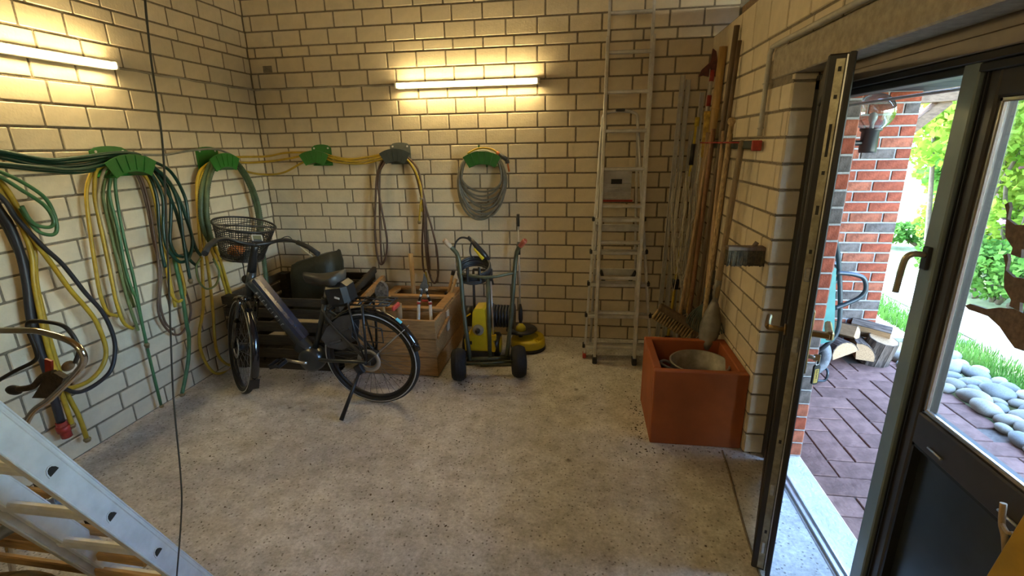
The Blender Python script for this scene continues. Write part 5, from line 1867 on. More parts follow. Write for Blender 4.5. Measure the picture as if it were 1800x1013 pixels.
# surface cleaner
sc = thing('surface_cleaner', 'round yellow surface cleaner head with long lance beside the hand truck', 'surface cleaner', (2.475, -0.28, 0))
MB().lathe([(0.0, 0.03), (0.135, 0.03), (0.15, 0.022), (0.152, 0.03), (0.150, 0.085), (0.142, 0.098), (0.10, 0.105), (0.0, 0.115)], (0, 0, 0), n=40).build('disc_cover', m_yel, sc)
g = MB().lathe([(0.150, 0.0), (0.156, 0.0), (0.156, 0.03), (0.150, 0.03), (0.150, 0.0)], n=40)
g.build('bristle_skirt', m_black, sc)
g = MB()
for i in range(15):
    a = R(-50 + i * 9)
    g.box((0.115 * math.cos(a), 0.115 * math.sin(a), 0.106), (0.045, 0.006, 0.016), (0, 0, a))
vt = g.build('vent_ribs', m_yel, sc)
MB().lathe([(0.0, 0.15), (0.13, 0.15), (0.14, 0.158), (0.13, 0.17), (0.0, 0.175)], (-0.06, 0.03, 0), n=36).build('upper_plate', m_black, sc)
MB().lathe([(0.0, 0.235), (0.018, 0.23), (0.04, 0.205), (0.048, 0.17), (0.0, 0.17)], (-0.062, -0.015, 0), n=24).build('dome', m_yel, sc)
MB().cyl((-0.062, -0.015, 0.10), (-0.062, -0.015, 0.17), 0.02, 12).build('pivot', m_black, sc)
g = MB()
g.tube([(-0.062, -0.015, 0.235), (-0.064, 0.0, 0.27), (-0.066, 0.01, 0.34), (-0.07, 0.02, 0.40)], 0.015, 12, r_list=[0.012, 0.02, 0.019, 0.010])
g.build('coupling', m_black, sc)
MB().cyl((-0.07, 0.02, 0.40), (-0.095, 0.16, 1.06), 0.0075, 10).build('lance', m_alu, sc)
MB().cyl((-0.086, 0.11, 0.82), (-0.090, 0.13, 0.93), 0.014, 10).build('lance_grip', m_black, sc)
MB().cyl((-0.094, 0.158, 1.06), (-0.098, 0.175, 1.165), 0.013, 10).build('lance_end', m_black, sc)
# ================================================================ ladders, long tools, planter, right wall fittings
m_alu2 = mat('worn_aluminium', (0.56, 0.55, 0.52), 0.42, metal=0.35, var=0.15, scale=12, bump=0.05)
m_blackp = mat('black_cap', (0.015, 0.015, 0.015), 0.5, var=0.1)

# tall straight ladder
LB, LT = Vector((3.055, -0.53, 0.0)), Vector((3.095, -0.085, 3.35))
RB, RTp = Vector((3.372, -0.53, 0.0)), Vector((3.432, -0.085, 3.35))
tl = thing('straight_ladder', 'tall narrow aluminium ladder leaning against the back wall in front of the stepladder', 'ladder', LB)
for a, b in ((LB, LT), (RB, RTp)):
    f = 0.745
    MB().bar(a + Vector((0, 0, 0.05)) - LB, a.lerp(b, f) - LB, 0.024, 0.06, (0, 1, 0.13), bev=0.003).build('rail', m_alu2, tl)
    o_ = Vector((0.006 if a is LB else -0.006, 0.045, 0.0))
    MB().bar(a.lerp(b, .09) + o_ - LB, b + o_ - LB, 0.020, 0.05, (0, 1, 0.13), bev=0.003).build('extension_rail', m_alu2, tl)
    MB().box(a + Vector((0, 0.0, 0.03)) - LB, (0.036, 0.075, 0.06), bev=0.006).build('foot', m_blackp, tl)
for i in range(12):
    z = 0.14 + 0.281 * i
    f = z / 3.35
    p, q = LB.lerp(LT, f) - LB, RB.lerp(RTp, f) - LB
    off = Vector((0, 0.04, 0)) if z > 2.45 else Vector((0, 0, 0))
    MB().bar(p + off, q + off, 0.03, 0.026, bev=0.006).build('rung', m_alu2, tl)

# stepladder behind it
slp = thing('stepladder', 'folded aluminium stepladder with wide treads standing behind the tall ladder', 'ladder', (3.25, -0.4, 0))
so = Vector((3.25, -0.4, 0))
s_lb, s_lt = Vector((2.972, -0.43, 0)), Vector((3.068, -0.14, 1.93))
s_rb, s_rt = Vector((3.520, -0.40, 0)), Vector((3.335, -0.14, 1.93))
for a, b in ((s_lb, s_lt), (s_rb, s_rt)):
    MB().bar(a + Vector((0, 0, .04)) - so, a.lerp(b, 0.79) - so, 0.02, 0.055, (0, 1, 0.15), bev=0.003).build('stile', m_alu2, slp)
    MB().box(a + Vector((0, 0, 0.02)) - so, (0.03, 0.07, 0.04), bev=0.005).build('foot', m_redp if a is s_lb else m_blackp, slp)
hp = [s_lb.lerp(s_lt, .76), s_lb.lerp(s_lt, .96), s_lt + Vector((0.03, 0.0, 0.035)), s_rt + Vector((-0.03, 0, 0.035)), s_rb.lerp(s_rt, .96), s_rb.lerp(s_rt, .76)]
MB().tube([p - so for p in spline(hp, 6)], 0.012, 10).build('top_hoop', m_alu2, slp)
MB().box((s_lt + s_rt) / 2 + Vector((0, -0.012, 0.055)) - so, (0.07, 0.02, 0.02), bev=0.004).build('hoop_clip', m_blackp, slp)
for k, f in enumerate((0.05, 0.185, 0.32, 0.455, 0.59)):
    a, b = s_lb.lerp(s_lt, f), s_rb.lerp(s_rt, f)
    tr_ = MB().bar(a + Vector((0.0, 0, 0)) - so, b - so, 0.095, 0.028, (0, 0.1, 1), bev=0.004).build('tread', m_alu2, slp)
    g = MB()
    for q in range(4):
        o_ = Vector((0, -0.036 + 0.024 * q, 0.016))
        g.bar(a + o_ + Vector((.03, 0, 0)) - so, b + o_ - Vector((.03, 0, 0)) - so, 0.006, 0.005)
    g.build('grip_ribs', m_alu2, tr_)
    for p, s in ((a, -1), (b, 1)):
        MB().box(p + Vector((s * 0.012, -0.012, 0.012)) - so, (0.022, 0.06, 0.034), bev=0.005).build('tread_end', m_blackp, slp)
pa, pb = s_lb.lerp(s_lt, .665), s_rb.lerp(s_rt, .80)
cxp = (pa.x + pb.x) / 2 - 0.015
pf = MB().box(Vector((cxp, -0.235, 1.425)) - so, (0.235, 0.022, 0.25), (R(8), 0, 0), bev=0.004).build('folding_platform', m_alu2, slp)
g = MB()
for q in range(7):
    g.box(Vector((cxp, -0.250 + 0.0045 * (q - 3), 1.425 + 0.034 * (q - 3))) - so, (0.23, 0.008, 0.012), (R(8), 0, 0), bev=0.002)
g.build('platform_ribs', m_alu2, pf)
MB().box(Vector((cxp - 0.0, -0.262, 1.425 + 0.02)) - so, (0.085, 0.006, 0.038), (R(8), 0, 0)).build('grip_hole', m_blackp, pf)
MB().box(Vector((cxp + .01, -0.262, 1.295)) - so, (0.24, 0.014, 0.014), (R(8), 0, 0)).build('red_edge', m_redp, pf)
# rear support frame
rear = []
for x in (3.075, 3.345):
    MB().tube([Vector((x, -0.10, 1.85)) - so, Vector((x + (0.03 if x > 3.2 else -0.03), -0.13, 0.9)) - so, Vector((x + (.08 if x > 3.2 else -.05), -0.20, 0.03)) - so], 0.011, 10).build('rear_leg', m_alu2, slp)
for z in (0.30, 0.68, 1.06):
    MB().bar(Vector((3.03, -0.16, z)) - so, Vector((3.40, -0.16, z)) - so, 0.012, 0.06, bev=0.003).build('rear_brace', m_alu2, slp)
for x, s in ((3.09, 1), (3.37, -1)):
    MB().bar(Vector((x, -0.30, 0.72)) - so, Vector((x - s * 0.035, -0.20, 0.62)) - so + Vector((s * .07, 0, -0.02)), 0.014, 0.035, bev=0.003).build('spreader', m_blackp, slp)

# planter box
m_terra = mat('terracotta_board', (0.33, 0.085, 0.022), 0.55, var=0.14, scale=4, bump=0.12)
pb_ = thing('planter_box', 'square rust-orange planter box standing against the right wall pier', 'planter', (3.62, -1.36, 0))
px0, px1, py0, py1, ph = -0.255, 0.262, -0.272, 0.255, 0.478
tw = 0.045
for (c, s) in (((0, py0 + tw / 2, ph / 2), (px1 - px0, tw, ph)), ((0, py1 - tw / 2, ph / 2), (px1 - px0, tw, ph))):
    MB().box(((px0 + px1) / 2, c[1], c[2]), s, bev=0.005).build('side_panel', m_terra, pb_)
for x in (px0 + tw / 2, px1 - tw / 2):
    MB().box((x, (py0 + py1) / 2, ph / 2), (tw, py1 - py0 - 2 * tw - .001, ph), bev=0.005).build('side_panel', m_terra, pb_)
MB().box(((px0 + px1) / 2, (py0 + py1) / 2, 0.03), (px1 - px0 - 2 * tw, py1 - py0 - 2 * tw, 0.05)).build('bottom_panel', m_terra, pb_)
tub = thing('metal_tub', 'old grey zinc tub sitting inside the rust-orange planter box', 'tub', (3.675, -1.36, 0.10))
m_zinc = mat('old_zinc', (0.30, 0.28, 0.24), 0.5, metal=0.55, var=0.25, scale=14)
MB().lathe([(0.0, 0.0), (0.135, 0.0), (0.15, 0.02), (0.172, 0.31), (0.178, 0.315), (0.18, 0.325), (0.174, 0.33), (0.167, 0.325), (0.145, 0.03), (0.13, 0.012), (0.0, 0.012)], n=36).build('tub_body', m_zinc, tub)
MB().tube(spline([(-0.165, -0.05, 0.285), (-0.205, -0.045, 0.30), (-0.235, 0.0, 0.305), (-0.205, 0.045, 0.30), (-0.165, 0.05, 0.285)], 6), 0.009, 8).build('tub_handle', m_zinc, tub)

# conduit and holder rail on the right wall
m_cond = mat('grey_conduit', (0.42, 0.40, 0.35), 0.5, var=0.08)
cn = thing('cable_conduit', 'pale grey cable conduit running up the right wall and along the lintel', 'conduit', (3.87, -1.37, 1.75))
o0 = Vector((3.87, -1.37, 1.75))
MB().tube([p - o0 for p in spline([(3.862, -1.37, 1.76), (3.862, -1.375, 2.0), (3.862, -1.38, 2.14), (3.862, -1.40, 2.175), (3.862, -1.45, 2.19), (3.862, -1.9, 2.19), (3.862, -3.4, 2.19)], 5)], 0.0125, 10).build('pipe', m_cond, cn)
for z in (1.80, 2.02):
    MB().torus(Vector((3.862, -1.371, z)) - o0, (0, 0, 1), 0.0135, 0.004, 16, 6).build('clip', m_cond, cn)
tr = thing('tool_rail', 'dark tool holder rail with red end cap fixed on the right wall', 'tool rail', (3.85, -0.85, 1.715))
MB().box((0, 0, 0), (0.045, 1.04, 0.045), bev=0.005).build('rail', mat('dark_green_rail', (0.018, 0.032, 0.022), 0.5), tr)
MB().box((0, -0.53, -0.004), (0.05, 0.02, 0.055), bev=0.004).build('end_cap', m_redp, tr)
for i in range(7):
    y = 0.42 - i * 0.125
    g = MB()
    g.tube(spline([(-0.02, y + .022, 0.012), (-0.065, y + .024, 0.014), (-0.085, y, 0.014), (-0.065, y - .024, 0.014), (-0.02, y - .022, 0.012)], 4), 0.005, 6)
    g.build('clip', m_redp, tr)

# long tools in the corner
m_bamboo = mat('bamboo', (0.40, 0.25, 0.08), 0.5, var=0.2, scale=7, stretch=(8, 8, 1))
m_oldwood = mat('dark_old_wood', (0.13, 0.085, 0.045), 0.65, var=0.3, scale=7, stretch=(10, 10, 1))
m_ash = mat('pale_ash', (0.36, 0.24, 0.12), 0.6, var=0.25, scale=7, stretch=(10, 10, 1))
m_iron = mat('dull_iron', (0.12, 0.12, 0.115), 0.5, metal=0.6, var=0.3, scale=20)
GRP = 'long tools leaning in the right corner'


def pole(name, label, cat, a, b, r, m, r1=None, parts=()):
    t = thing(name, label, cat, a, group=GRP)
    A, B = Vector((0, 0, 0)), Vector(b) - Vector(a)
    k = 8
    MB().tube([A.lerp(B, i / k) for i in range(k + 1)], r, 12, r_list=[r + ((r1 or r) - r) * i / k for i in range(k + 1)]).build('shaft', m, t)
    return t, A, B


# square aluminium profiles
for (a, b, lab, w) in (((3.60, -0.16, 0.0), (3.672, -0.045, 2.235), 'white-edged aluminium profile, leftmost in the corner bundle', 0.028),
                       ((3.655, -0.17, 0.0), (3.715, -0.05, 2.20), 'slotted aluminium profile second from the left in the corner bundle', 0.03),
                       ((3.70, -0.24, 0.0), (3.765, -0.07, 1.82), 'short aluminium slat beside the yellow pole in the corner', 0.026),
                       ((3.745, -0.30, 0.0), (3.815, -0.10, 2.10), 'perforated white metal strip next to the pruner pole', 0.026)):
    t = thing('aluminium_profile', lab, 'profile', a, group=GRP)
    B = Vector(b) - Vector(a)
    g = MB()
    for dx in (-w / 2, w / 2):
        g.bar(Vector((dx, 0, 0)), B + Vector((dx, 0, 0)), 0.004, w, (0, 1, 0))
    g.bar(Vector((0, w / 2, 0)), B + Vector((0, w / 2, 0)), w, 0.004, (0, 1, 0))
    g.build('channel', mat('pale_profile', (0.55, 0.54, 0.50), 0.4, metal=0.3, var=0.08), t)
    g = MB()
    for i in range(9):
        g.box(Vector((w / 2 + .002, 0, 0)) + B * (0.15 + .09 * i), (0.002, 0.010, 0.016))
    g.build('slot', m_blackp, t)

t, A, B = pole('telescopic_pole', 'yellow telescopic pole with black clamps in the corner', 'pole', (3.665, -0.28, 0.0), (3.79, -0.12, 1.88), 0.011, mat('yellow_pole', (0.48, 0.36, 0.03), 0.45))
for f, r_, L_ in ((0.14, 0.02, 0.12), (0.83, 0.020, 0.16), (0.30, 0.030, 0.08)):
    MB().tube([A.lerp(B, f), A.lerp(B, f) + B.normalized() * L_], r_, 10).build('clamp', m_blackp, t)
MB().tube([A.lerp(B, .985), A.lerp(B, 1.02)], 0.018, 10).build('yellow_tip', MATS['yellow_pole'], t)
MB().box(A.lerp(B, .02) + Vector((0, 0, 0.05)), (0.07, 0.05, 0.14), bev=0.02).build('dark_head', m_blackp, t)

t, A, B = pole('pruner_pole', 'white pole pruner with red collars and a dark cutting head at the top', 'pruner', (3.72, -0.36, 0.0), (3.855, -0.18, 2.20), 0.012, mat('white_pole', (0.5, 0.48, 0.43), 0.4))
for f in (0.905, 0.985):
    MB().tube([A.lerp(B, f), A.lerp(B, f + .035)], 0.020, 10).build('red_collar', m_redp, t)
g = MB()
g.prism([(-0.02, 0), (0.03, 0.0), (0.035, 0.08), (0.015, 0.17), (-0.01, 0.19), (-0.02, 0.10), (-0.075, 0.05), (-0.095, 0.0), (-0.06, 0.01)], B + Vector((0, 0, 0)), (1, 0, 0), (0, 0, 1), 0.02)
g.build('cutting_head', mat('dark_red_head', (0.09, 0.02, 0.015), 0.5, var=0.4, scale=30), t)
MB().tube(spline([B + Vector((-0.02, -0.02, 0.05)), B * 0.8 + Vector((-0.02, -0.03, 0)), B * 0.5 + Vector((-.03, -.03, 0)), B * 0.3 + Vector((-.02, -.02, 0))], 5), 0.0025, 6).build('pull_cord', m_pale, t)

# bunch of white twine
m_twine = mat('white_twine', (0.66, 0.62, 0.52), 0.7, var=0.1)
tw = thing('twine_hank', 'hank of thin white twine tangled over the aluminium profiles', 'twine', (3.70, -0.26, 1.2), group=None)
rnd = random.Random(4)
o0 = Vector((3.70, -0.26, 1.2))
for i in range(20):
    a = Vector((3.62 + 0.025 * (i % 6) + rnd.uniform(-.01, .01), -0.30 - rnd.uniform(0, .05), 1.45 + rnd.uniform(-.1, .12)))
    b = Vector((a.x + rnd.uniform(0.02, 0.12), a.y - 0.01, 1.38 + rnd.uniform(-.1, .1)))
    lo = rnd.uniform(0.55, 1.15)
    P = [a, a + Vector((-0.015, -.01, (lo - a.z) * .5)), Vector(((a.x + b.x) / 2, a.y - .015, lo)), b + Vector((.012, -.01, (lo - b.z) * .5)), b]
    MB().tube([p - o0 for p in spline(P, 7)], 0.003, 5).build('strand', m_twine, tw)

# tall bamboo cane and dark poles against the right wall
t, A, B = pole('bamboo_pole', 'thick yellow-brown bamboo pole, tallest light pole in the corner', 'pole', (3.77, -0.42, 0.0), (3.862, -0.42, 2.36), 0.024, m_bamboo, 0.028)
for f in (0.2, 0.42, 0.63, 0.83):
    MB().torus(A.lerp(B, f), B, 0.027, 0.004, 16, 6).build('node', m_bamboo, t)
pole('wooden_pole', 'dark brown wooden pole reaching highest on the right wall', 'pole', (3.79, -0.60, 0.0), (3.858, -0.72, 2.43), 0.017, m_oldwood)
pole('wooden_pole', 'slim dark pole directly beside the tallest wooden pole', 'pole', (3.80, -0.66, 0.0), (3.862, -0.80, 2.33), 0.013, m_oldwood)
t, A, B = pole('wrapped_pole', 'pole with a yellow cloth wrapped round its top, below the red pruner collar', 'pole', (3.74, -0.33, 0.0), (3.845, -0.28, 1.93), 0.016, m_ash)
g = MB()
g.tube([A.lerp(B, .84), A.lerp(B, .90), A.lerp(B, .97), A.lerp(B, 1.01)], 0.02, 10, r_list=[0.024, 0.032, 0.036, 0.045])
g.build('yellow_wrap', mat('yellow_cloth', (0.45, 0.29, 0.05), 0.8, var=0.35, scale=25, bump=0.6), t)

# head-down tools
def fan_rake(label, a, b, m, mt, w, h, n, flat=False):
    t, A, B = pole('leaf_rake', label, 'rake', a, b, 0.0135, m, 0.014)
    d = B.normalized()
    side = Vector((0.80, -0.6, 0))
    f_ = MB()
    base = A + d * h
    for i in range(n):
        u = (i / (n - 1) - .5) * 2
        tip = A + side * (u * w) + Vector((0, -0.03, 0.01 + 0.05 * u * u))
        f_.tube(spline([base, base.lerp(tip, .6) + side * u * w * .15, tip, tip + Vector((0, -0.03, -0.015))], 3), 0.0045, 5)
    f_.build('tines', mt, t)
    c = MB().bar(base.lerp(A, .5) - side * w * .55, base.lerp(A, .5) + side * w * .55, 0.012, 0.02, d)
    c.build('tine_bar', mt, t)
    MB().tube([base, base + d * 0.10], 0.019, 10).build('ferrule', m_iron, t)
    return t


fan_rake('leaf rake with dark green fan tines standing behind the planter box', (3.765, -1.0, 0.49), (3.835, -0.75, 1.80), m_ash, mat('dark_green_tines', (0.035, 0.055, 0.04), 0.5), 0.125, 0.20, 19)
fan_rake('black fan rake squeezed between the green leaf rake and the wall', (3.80, -0.93, 0.56), (3.845, -0.88, 1.78), m_oldwood, m_blackp, 0.055, 0.24, 9)
t, A, B = pole('yard_broom', 'yard broom with tan bristles standing head down at the back of the corner', 'broom', (3.66, -0.72, 0.44), (3.815, -0.50, 1.79), 0.013, m_ash)
hd = MB().box((-0.02, -0.03, 0.06), (0.30, 0.065, 0.045), (0, R(28), R(-12)), bev=0.008).build('broom_head', m_oldwood, t)
g = MB()
Mh = Euler((0, R(28), R(-12))).to_matrix()
for i in range(14):
    for j in range(4):
        p = Vector((-0.02, -0.03, 0.06)) + Mh @ Vector((-0.14 + i * 0.0215, -0.024 + j * 0.016, -0.02))
        g.tube([p, p + Mh @ Vector((0, 0, -0.085))], 0.007, 5, r_list=[0.006, 0.010])
o = g.build('bristles', mat('tan_bristle', (0.34, 0.24, 0.11), 0.8, var=0.3, scale=40), t)
o['kind'] = 'stuff'
for i, (y, lab, m_, top) in enumerate(((-0.42, 'slim ash tool handle hanging in the rail next to the bamboo pole', m_ash, 1.80), (-0.56, 'reddish-brown tool handle hanging in the middle of the rail', mat('red_brown_handle', (0.26, 0.13, 0.06), 0.55, var=0.25, scale=8), 1.82),
                                       (-0.98, 'pale flaky garden-fork handle hanging near the end of the rail', mat('flaky_handle', (0.42, 0.30, 0.15), 0.7, var=0.45, scale=30, stretch=(4, 4, 1)), 1.84))):
    t, A, B = pole('tool_stick', lab, 'tool', (3.765, y + 0.0, 0.45), (3.80, y - 0.06, top), 0.015, m_)
    if i == 2:
        MB().sphere(B + Vector((0, 0, 0.01)), 0.024, 12, 8).build('knob', m_, t)
        g = MB()
        for q in range(4):
            u = -0.06 + q * .04
            g.tube(spline([(0, 0, 0.02), (u * .6, -0.01, -0.03), (u, -0.015, -0.10), (u, -0.01, -0.26)], 4), 0.005, 6)
        g.build('prongs', m_iron, t)
    elif i == 1:
        g = MB()
        for q in range(4):
            u = -0.07 + q * .045
            g.tube(spline([(0, 0, 0.02), (u, -0.02, -0.02), (u * 1.3, -0.07, -0.10), (u * 1.2, -0.10, -0.04)], 4), 0.0045, 6)
        g.build('hook_prongs', mat('pale_wire', (0.35, 0.32, 0.26), 0.5, metal=0.5), t)
    else:
        MB().prism([(-0.05, 0), (0.05, 0), (0.06, -0.14), (-0.06, -0.14)], (0, -0.01, 0.0), (1, 0, 0), (0, 0.2, 1), 0.004).build('hoe_blade', m_iron, t)
# shovel with long grey-brown handle
t, A, B = pole('shovel', 'long-handled shovel with pale grey blade standing blade-down behind the planter', 'shovel', (3.81, -1.06, 0.72), (3.825, -1.20, 1.72), 0.019, mat('grey_ash', (0.25, 0.18, 0.10), 0.6, var=0.25, scale=8, stretch=(10, 10, 1)), 0.017)
MB().sphere(B + Vector((0, 0, 0.0)), 0.021, 12, 8).build('handle_end', MATS['grey_ash'], t)
vs, fs = [], []
n_, m2 = 8, 8
for j in range(m2 + 1):
    v = j / m2
    w_ = 0.025 + 0.085 * math.sin(min(1, v * 1.6) * math.pi / 2) * (math.sqrt(max(0, 1 - max(0, (v - .55) / .45) ** 2)) if v > .55 else 1)
    for i in range(n_ + 1):
        u = -1 + 2 * i / n_
        vs.append((u * w_ * 0.62 - 0.045 * v, -0.09 * v + 0.03 * u * u - 0.02, 0.02 - 0.32 * v))
for j in range(m2):
    for i in range(n_):
        a = j * (n_ + 1) + i
        fs.append((a, a + 1, a + n_ + 2, a + n_ + 1))
bl_ = MB().add(vs, fs, True).build('blade', mat('shovel_steel', (0.20, 0.19, 0.17), 0.45, metal=0.4, var=0.2, scale=14), t)
bl_.modifiers.new('solid', 'SOLIDIFY').thickness = 0.003
MB().tube([Vector((0, -0.012, -0.03)), Vector((0, 0, 0.06)), B * .16], 0.021, 10, r_list=[0.012, 0.024, 0.021]).build('socket', MATS['shovel_steel'], t)

# coarse push broom head hung up on the wall
t = thing('push_broom', 'coarse dark push broom head sticking out from the right wall above the door handle', 'broom', (3.81, -1.59, 1.15))
MB().box((-0.02, 0, 0.042), (0.19, 0.055, 0.022), bev=0.004).build('broom_board', m_oldwood, t)
g = MB()
rnd = random.Random(8)
for i in range(24):
    for j in range(7):
        p = Vector((-0.108 + i * 0.0077, -0.024 + j * 0.008, 0.032))
        g.tube([p, p + Vector((rnd.uniform(-.004, .004), rnd.uniform(-.004, .004), -0.082 + rnd.uniform(-.004, .004)))], 0.0042, 5)
o = g.build('bristles', mat('dirty_bristle', (0.085, 0.065, 0.03), 0.85, var=0.5, scale=60), t)
o['kind'] = 'stuff'
MB().cyl((0.02, 0, 0.05), (0.035, 0.0, 0.075), 0.012, 8).build('handle_socket', m_oldwood, t)
# ================================================================ things close to the camera
m_alu3 = mat('bright_ladder_aluminium', (0.70, 0.72, 0.74), 0.5, metal=0.35, var=0.1, scale=10, bump=0.06)
# leaning ladder at the lower left: two rails in planes x = const, rungs between
nl = thing('leaning_ladder', 'large bright aluminium ladder rail crossing the lower left picture corner', 'ladder', (1.47, -2.91, 0))
nb = Vector((0, 0, 0))
nd = Vector((0.02, -0.2325, 0.509)).normalized()
nn_ = Vector((0, nd.z, -nd.y)).normalized()       # across the rail, in its plane
m_edge = mat('ladder_edge_shadow', (0.42, 0.42, 0.46), 0.45, metal=0.7, var=0.05)


def near_rail(x, off, root, nm):
    P0 = Vector((x, 0, 0)) + nn_ * off
    P1 = P0 + nd * 3.1
    g = MB()
    g.bar(P0, P1, 0.006, 0.064, nn_)
    for s in (-1, 1):
        g.bar(P0 + nn_ * s * 0.034 + Vector((-0.010, 0, 0)), P1 + nn_ * s * 0.034 + Vector((-0.010, 0, 0)), 0.030, 0.006, nn_, bev=0.002)
    return g.build(nm, m_alu3, root)


near_rail(0.0, 0.0, nl, 'rail')
near_rail(-0.40, 0.0, nl, 'rail')
near_rail(-0.03, 0.024, nl, 'inner_rail')
near_rail(-0.37, 0.024, nl, 'inner_rail')
base_d = 0.43
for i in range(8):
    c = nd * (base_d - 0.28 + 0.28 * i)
    hw, hh = 0.016, 0.014
    poly = [(-0.018, -0.014), (0.018, -0.014)] + [(0.018 * math.cos(R(a)), -0.014 + 0.030 * math.sin(R(a))) for a in (30, 60, 90, 120, 150)]
    # D shaped rung tube, open ended
    k = len(poly)
    g = MB()
    A = [c + Vector((0.006, 0, 0)) + nd * p[0] * 0 + nn_ * p[0] + nd * p[1] for p in poly]
    B = [a + Vector((-0.40, 0, 0)) for a in A]
    A2 = [c + Vector((0.006, 0, 0)) + (a - c - Vector((0.006, 0, 0))) * .78 for a in A]
    B2 = [a + Vector((-0.05, 0, 0)) for a in A2]
    vs = A + B + A2 + B2
    fs = []
    for q in range(k):
        l = (q + 1) % k
        fs += [(q, l, k + l, k + q), (q, 2 * k + q, 2 * k + l, l), (2 * k + q, 3 * k + q, 3 * k + l, 2 * k + l)]
    fs.append(tuple(range(3 * k, 4 * k)))
    g.add(vs, fs)
    rg_ = g.build('rung', m_alu3, nl)
    MB().prism([(p[0] * .74, p[1] * .74) for p in poly], c + Vector((0.0066, 0, 0)), nn_, nd, 0.003).build('rung_hollow_shade', m_blackp, rg_)  # black plate paints the shade inside the hollow rung end

# wooden slatted sledge with bent chrome tubes, standing on edge behind the ladder
sg_ = thing('slatted_sledge', 'wooden slatted sledge with bent chrome runners standing on edge behind the near ladder', 'sledge', (0.95, -3.0, 0))
so = Vector((0.95, -3.0, 0))
m_slat = mat('varnished_slat', (0.46, 0.29, 0.12), 0.5, var=0.2, scale=6, stretch=(1.5, 14, 14))
for (z, xa, xb) in ((0.612, .52, 1.02), (0.508, .52, 1.12), (0.443, .52, 1.16), (0.360, .54, 1.20), (0.284, .54, 1.28), (0.236, .56, 1.32), (0.155, .56, 1.36)):
    MB().bar(Vector((xa, -3.0, z + .012)) - so, Vector((xb, -3.0, z - .006)) - so, 0.022, 0.036, bev=0.005).build('slat', m_slat, sg_)
m_chrome = mat('chrome', (0.62, 0.60, 0.57), 0.12, metal=1.0, var=0.05)
pts = [(0.60, -2.97, 0.02), (0.66, -2.95, 0.40), (0.84, -2.91, 0.745), (0.977, -2.90, 0.854), (1.109, -2.90, 0.955), (1.172, -2.90, 1.022), (1.150, -2.90, 1.082), (1.042, -2.90, 1.119), (0.947, -2.90, 1.124), (0.70, -2.90, 1.10), (0.55, -2.92, 1.0), (0.50, -2.95, 0.5), (0.50, -2.97, 0.02)]
MB().tube([p - so for p in spline(pts, 7)], 0.0115, 12).build('chrome_runner', m_chrome, sg_)
pts = [(0.62, -2.86, 0.85), (0.78, -2.86, 0.93), (0.90, -2.86, 0.985), (0.92, -2.86, 1.03), (0.915, -2.86, 1.12), (0.95, -2.86, 1.145), (1.06, -2.86, 1.137), (1.10, -2.86, 1.10), (1.11, -2.86, 1.04), (1.09, -2.87, 0.99)]
MB().tube([p - so for p in spline(pts, 6)], 0.0075, 10).build('black_brace', m_blackp, sg_)
MB().sphere(Vector((1.055, -2.87, 0.975)) - so, 0.022, 12, 8, (1.3, 0.8, 0.8), (0, R(-35), 0)).build('brace_pad', m_oldwood, sg_)
m_leather = mat('dark_leather', (0.045, 0.032, 0.02), 0.55, var=0.4, scale=25, bump=0.4)
MB().prism([(-0.085, -0.045), (0.02, -0.05), (0.095, 0.03), (0.06, 0.055), (0.0, 0.03), (-0.03, 0.0)], Vector((0.955, -2.88, 0.895)) - so, (1, 0, 0.1), (-0.1, 0, 1), 0.022).build('leather_binding', m_leather, sg_)
MB().tube(spline([Vector(p) - so for p in ((1.0, -2.88, 0.95), (0.94, -2.88, 0.93), (0.88, -2.88, 0.885), (0.80, -2.88, 0.868))], 5), 0.012, 8).build('binding_strap', m_leather, sg_)
MB().sphere(Vector((0.79, -2.88, 0.865)) - so, 0.028, 12, 8, (1.3, .6, .7)).build('strap_pad', m_blackp, sg_)
MB().bar(Vector((0.965, -2.875, 0.93)) - so, Vector((0.985, -2.875, 1.0)) - so, 0.008, 0.028, (1, 0, 0)).build('red_tab', m_redp, sg_)
for i, P in enumerate((((0.86, -2.965, 0.60), (0.875, -2.965, 0.54), (0.88, -2.965, 0.44)), ((0.93, -2.965, 0.42), (0.975, -2.965, 0.36), (1.03, -2.965, 0.30)),
                       ((1.05, -2.965, 0.52), (1.05, -2.965, 0.40), (1.06, -2.965, 0.33)), ((1.18, -2.965, 0.40), (1.22, -2.965, 0.34), (1.28, -2.965, 0.315)))):
    q = [Vector(p) - so for p in P]
    g = MB()
    for a, b in zip(q, q[1:]):
        g.bar(a, b, 0.004, 0.026, (1, 0, 0.3))
    g.build('black_strap', m_blackp, sg_)
# grey pipe and a brown sack below the slats
o = MB().lathe([(0.019, 0), (0.0225, 0), (0.0225, 0.62), (0.019, 0.62), (0.019, 0)], (0.60, -3.20, 0.27), (0.86, 0.20, 0.47), 18).build('steel_pipe', mat('galvanised_pipe', (0.30, 0.34, 0.37), 0.35, metal=0.8, var=0.15, scale=20))
tag(o, 'short galvanised steel pipe jutting in at the left picture edge below the slats', 'pipe')
sb = MB().sphere((0, 0, 0), 0.17, 20, 12, (1.7, 0.8, 0.85))
sb.v = [(x * (1 + .06 * math.sin(z * 40)), y, z * (1 + .1 * math.sin(x * 18))) for x, y, z in sb.v]
o = sb.build('jute_sack', mat('ochre_jute', (0.22, 0.15, 0.05), 0.85, var=0.5, scale=12, bump=0.6))
o.location = (0.92, -3.20, 0.145)
tag(o, 'crumpled ochre-brown sack on the floor below the slatted sledge', 'sack')

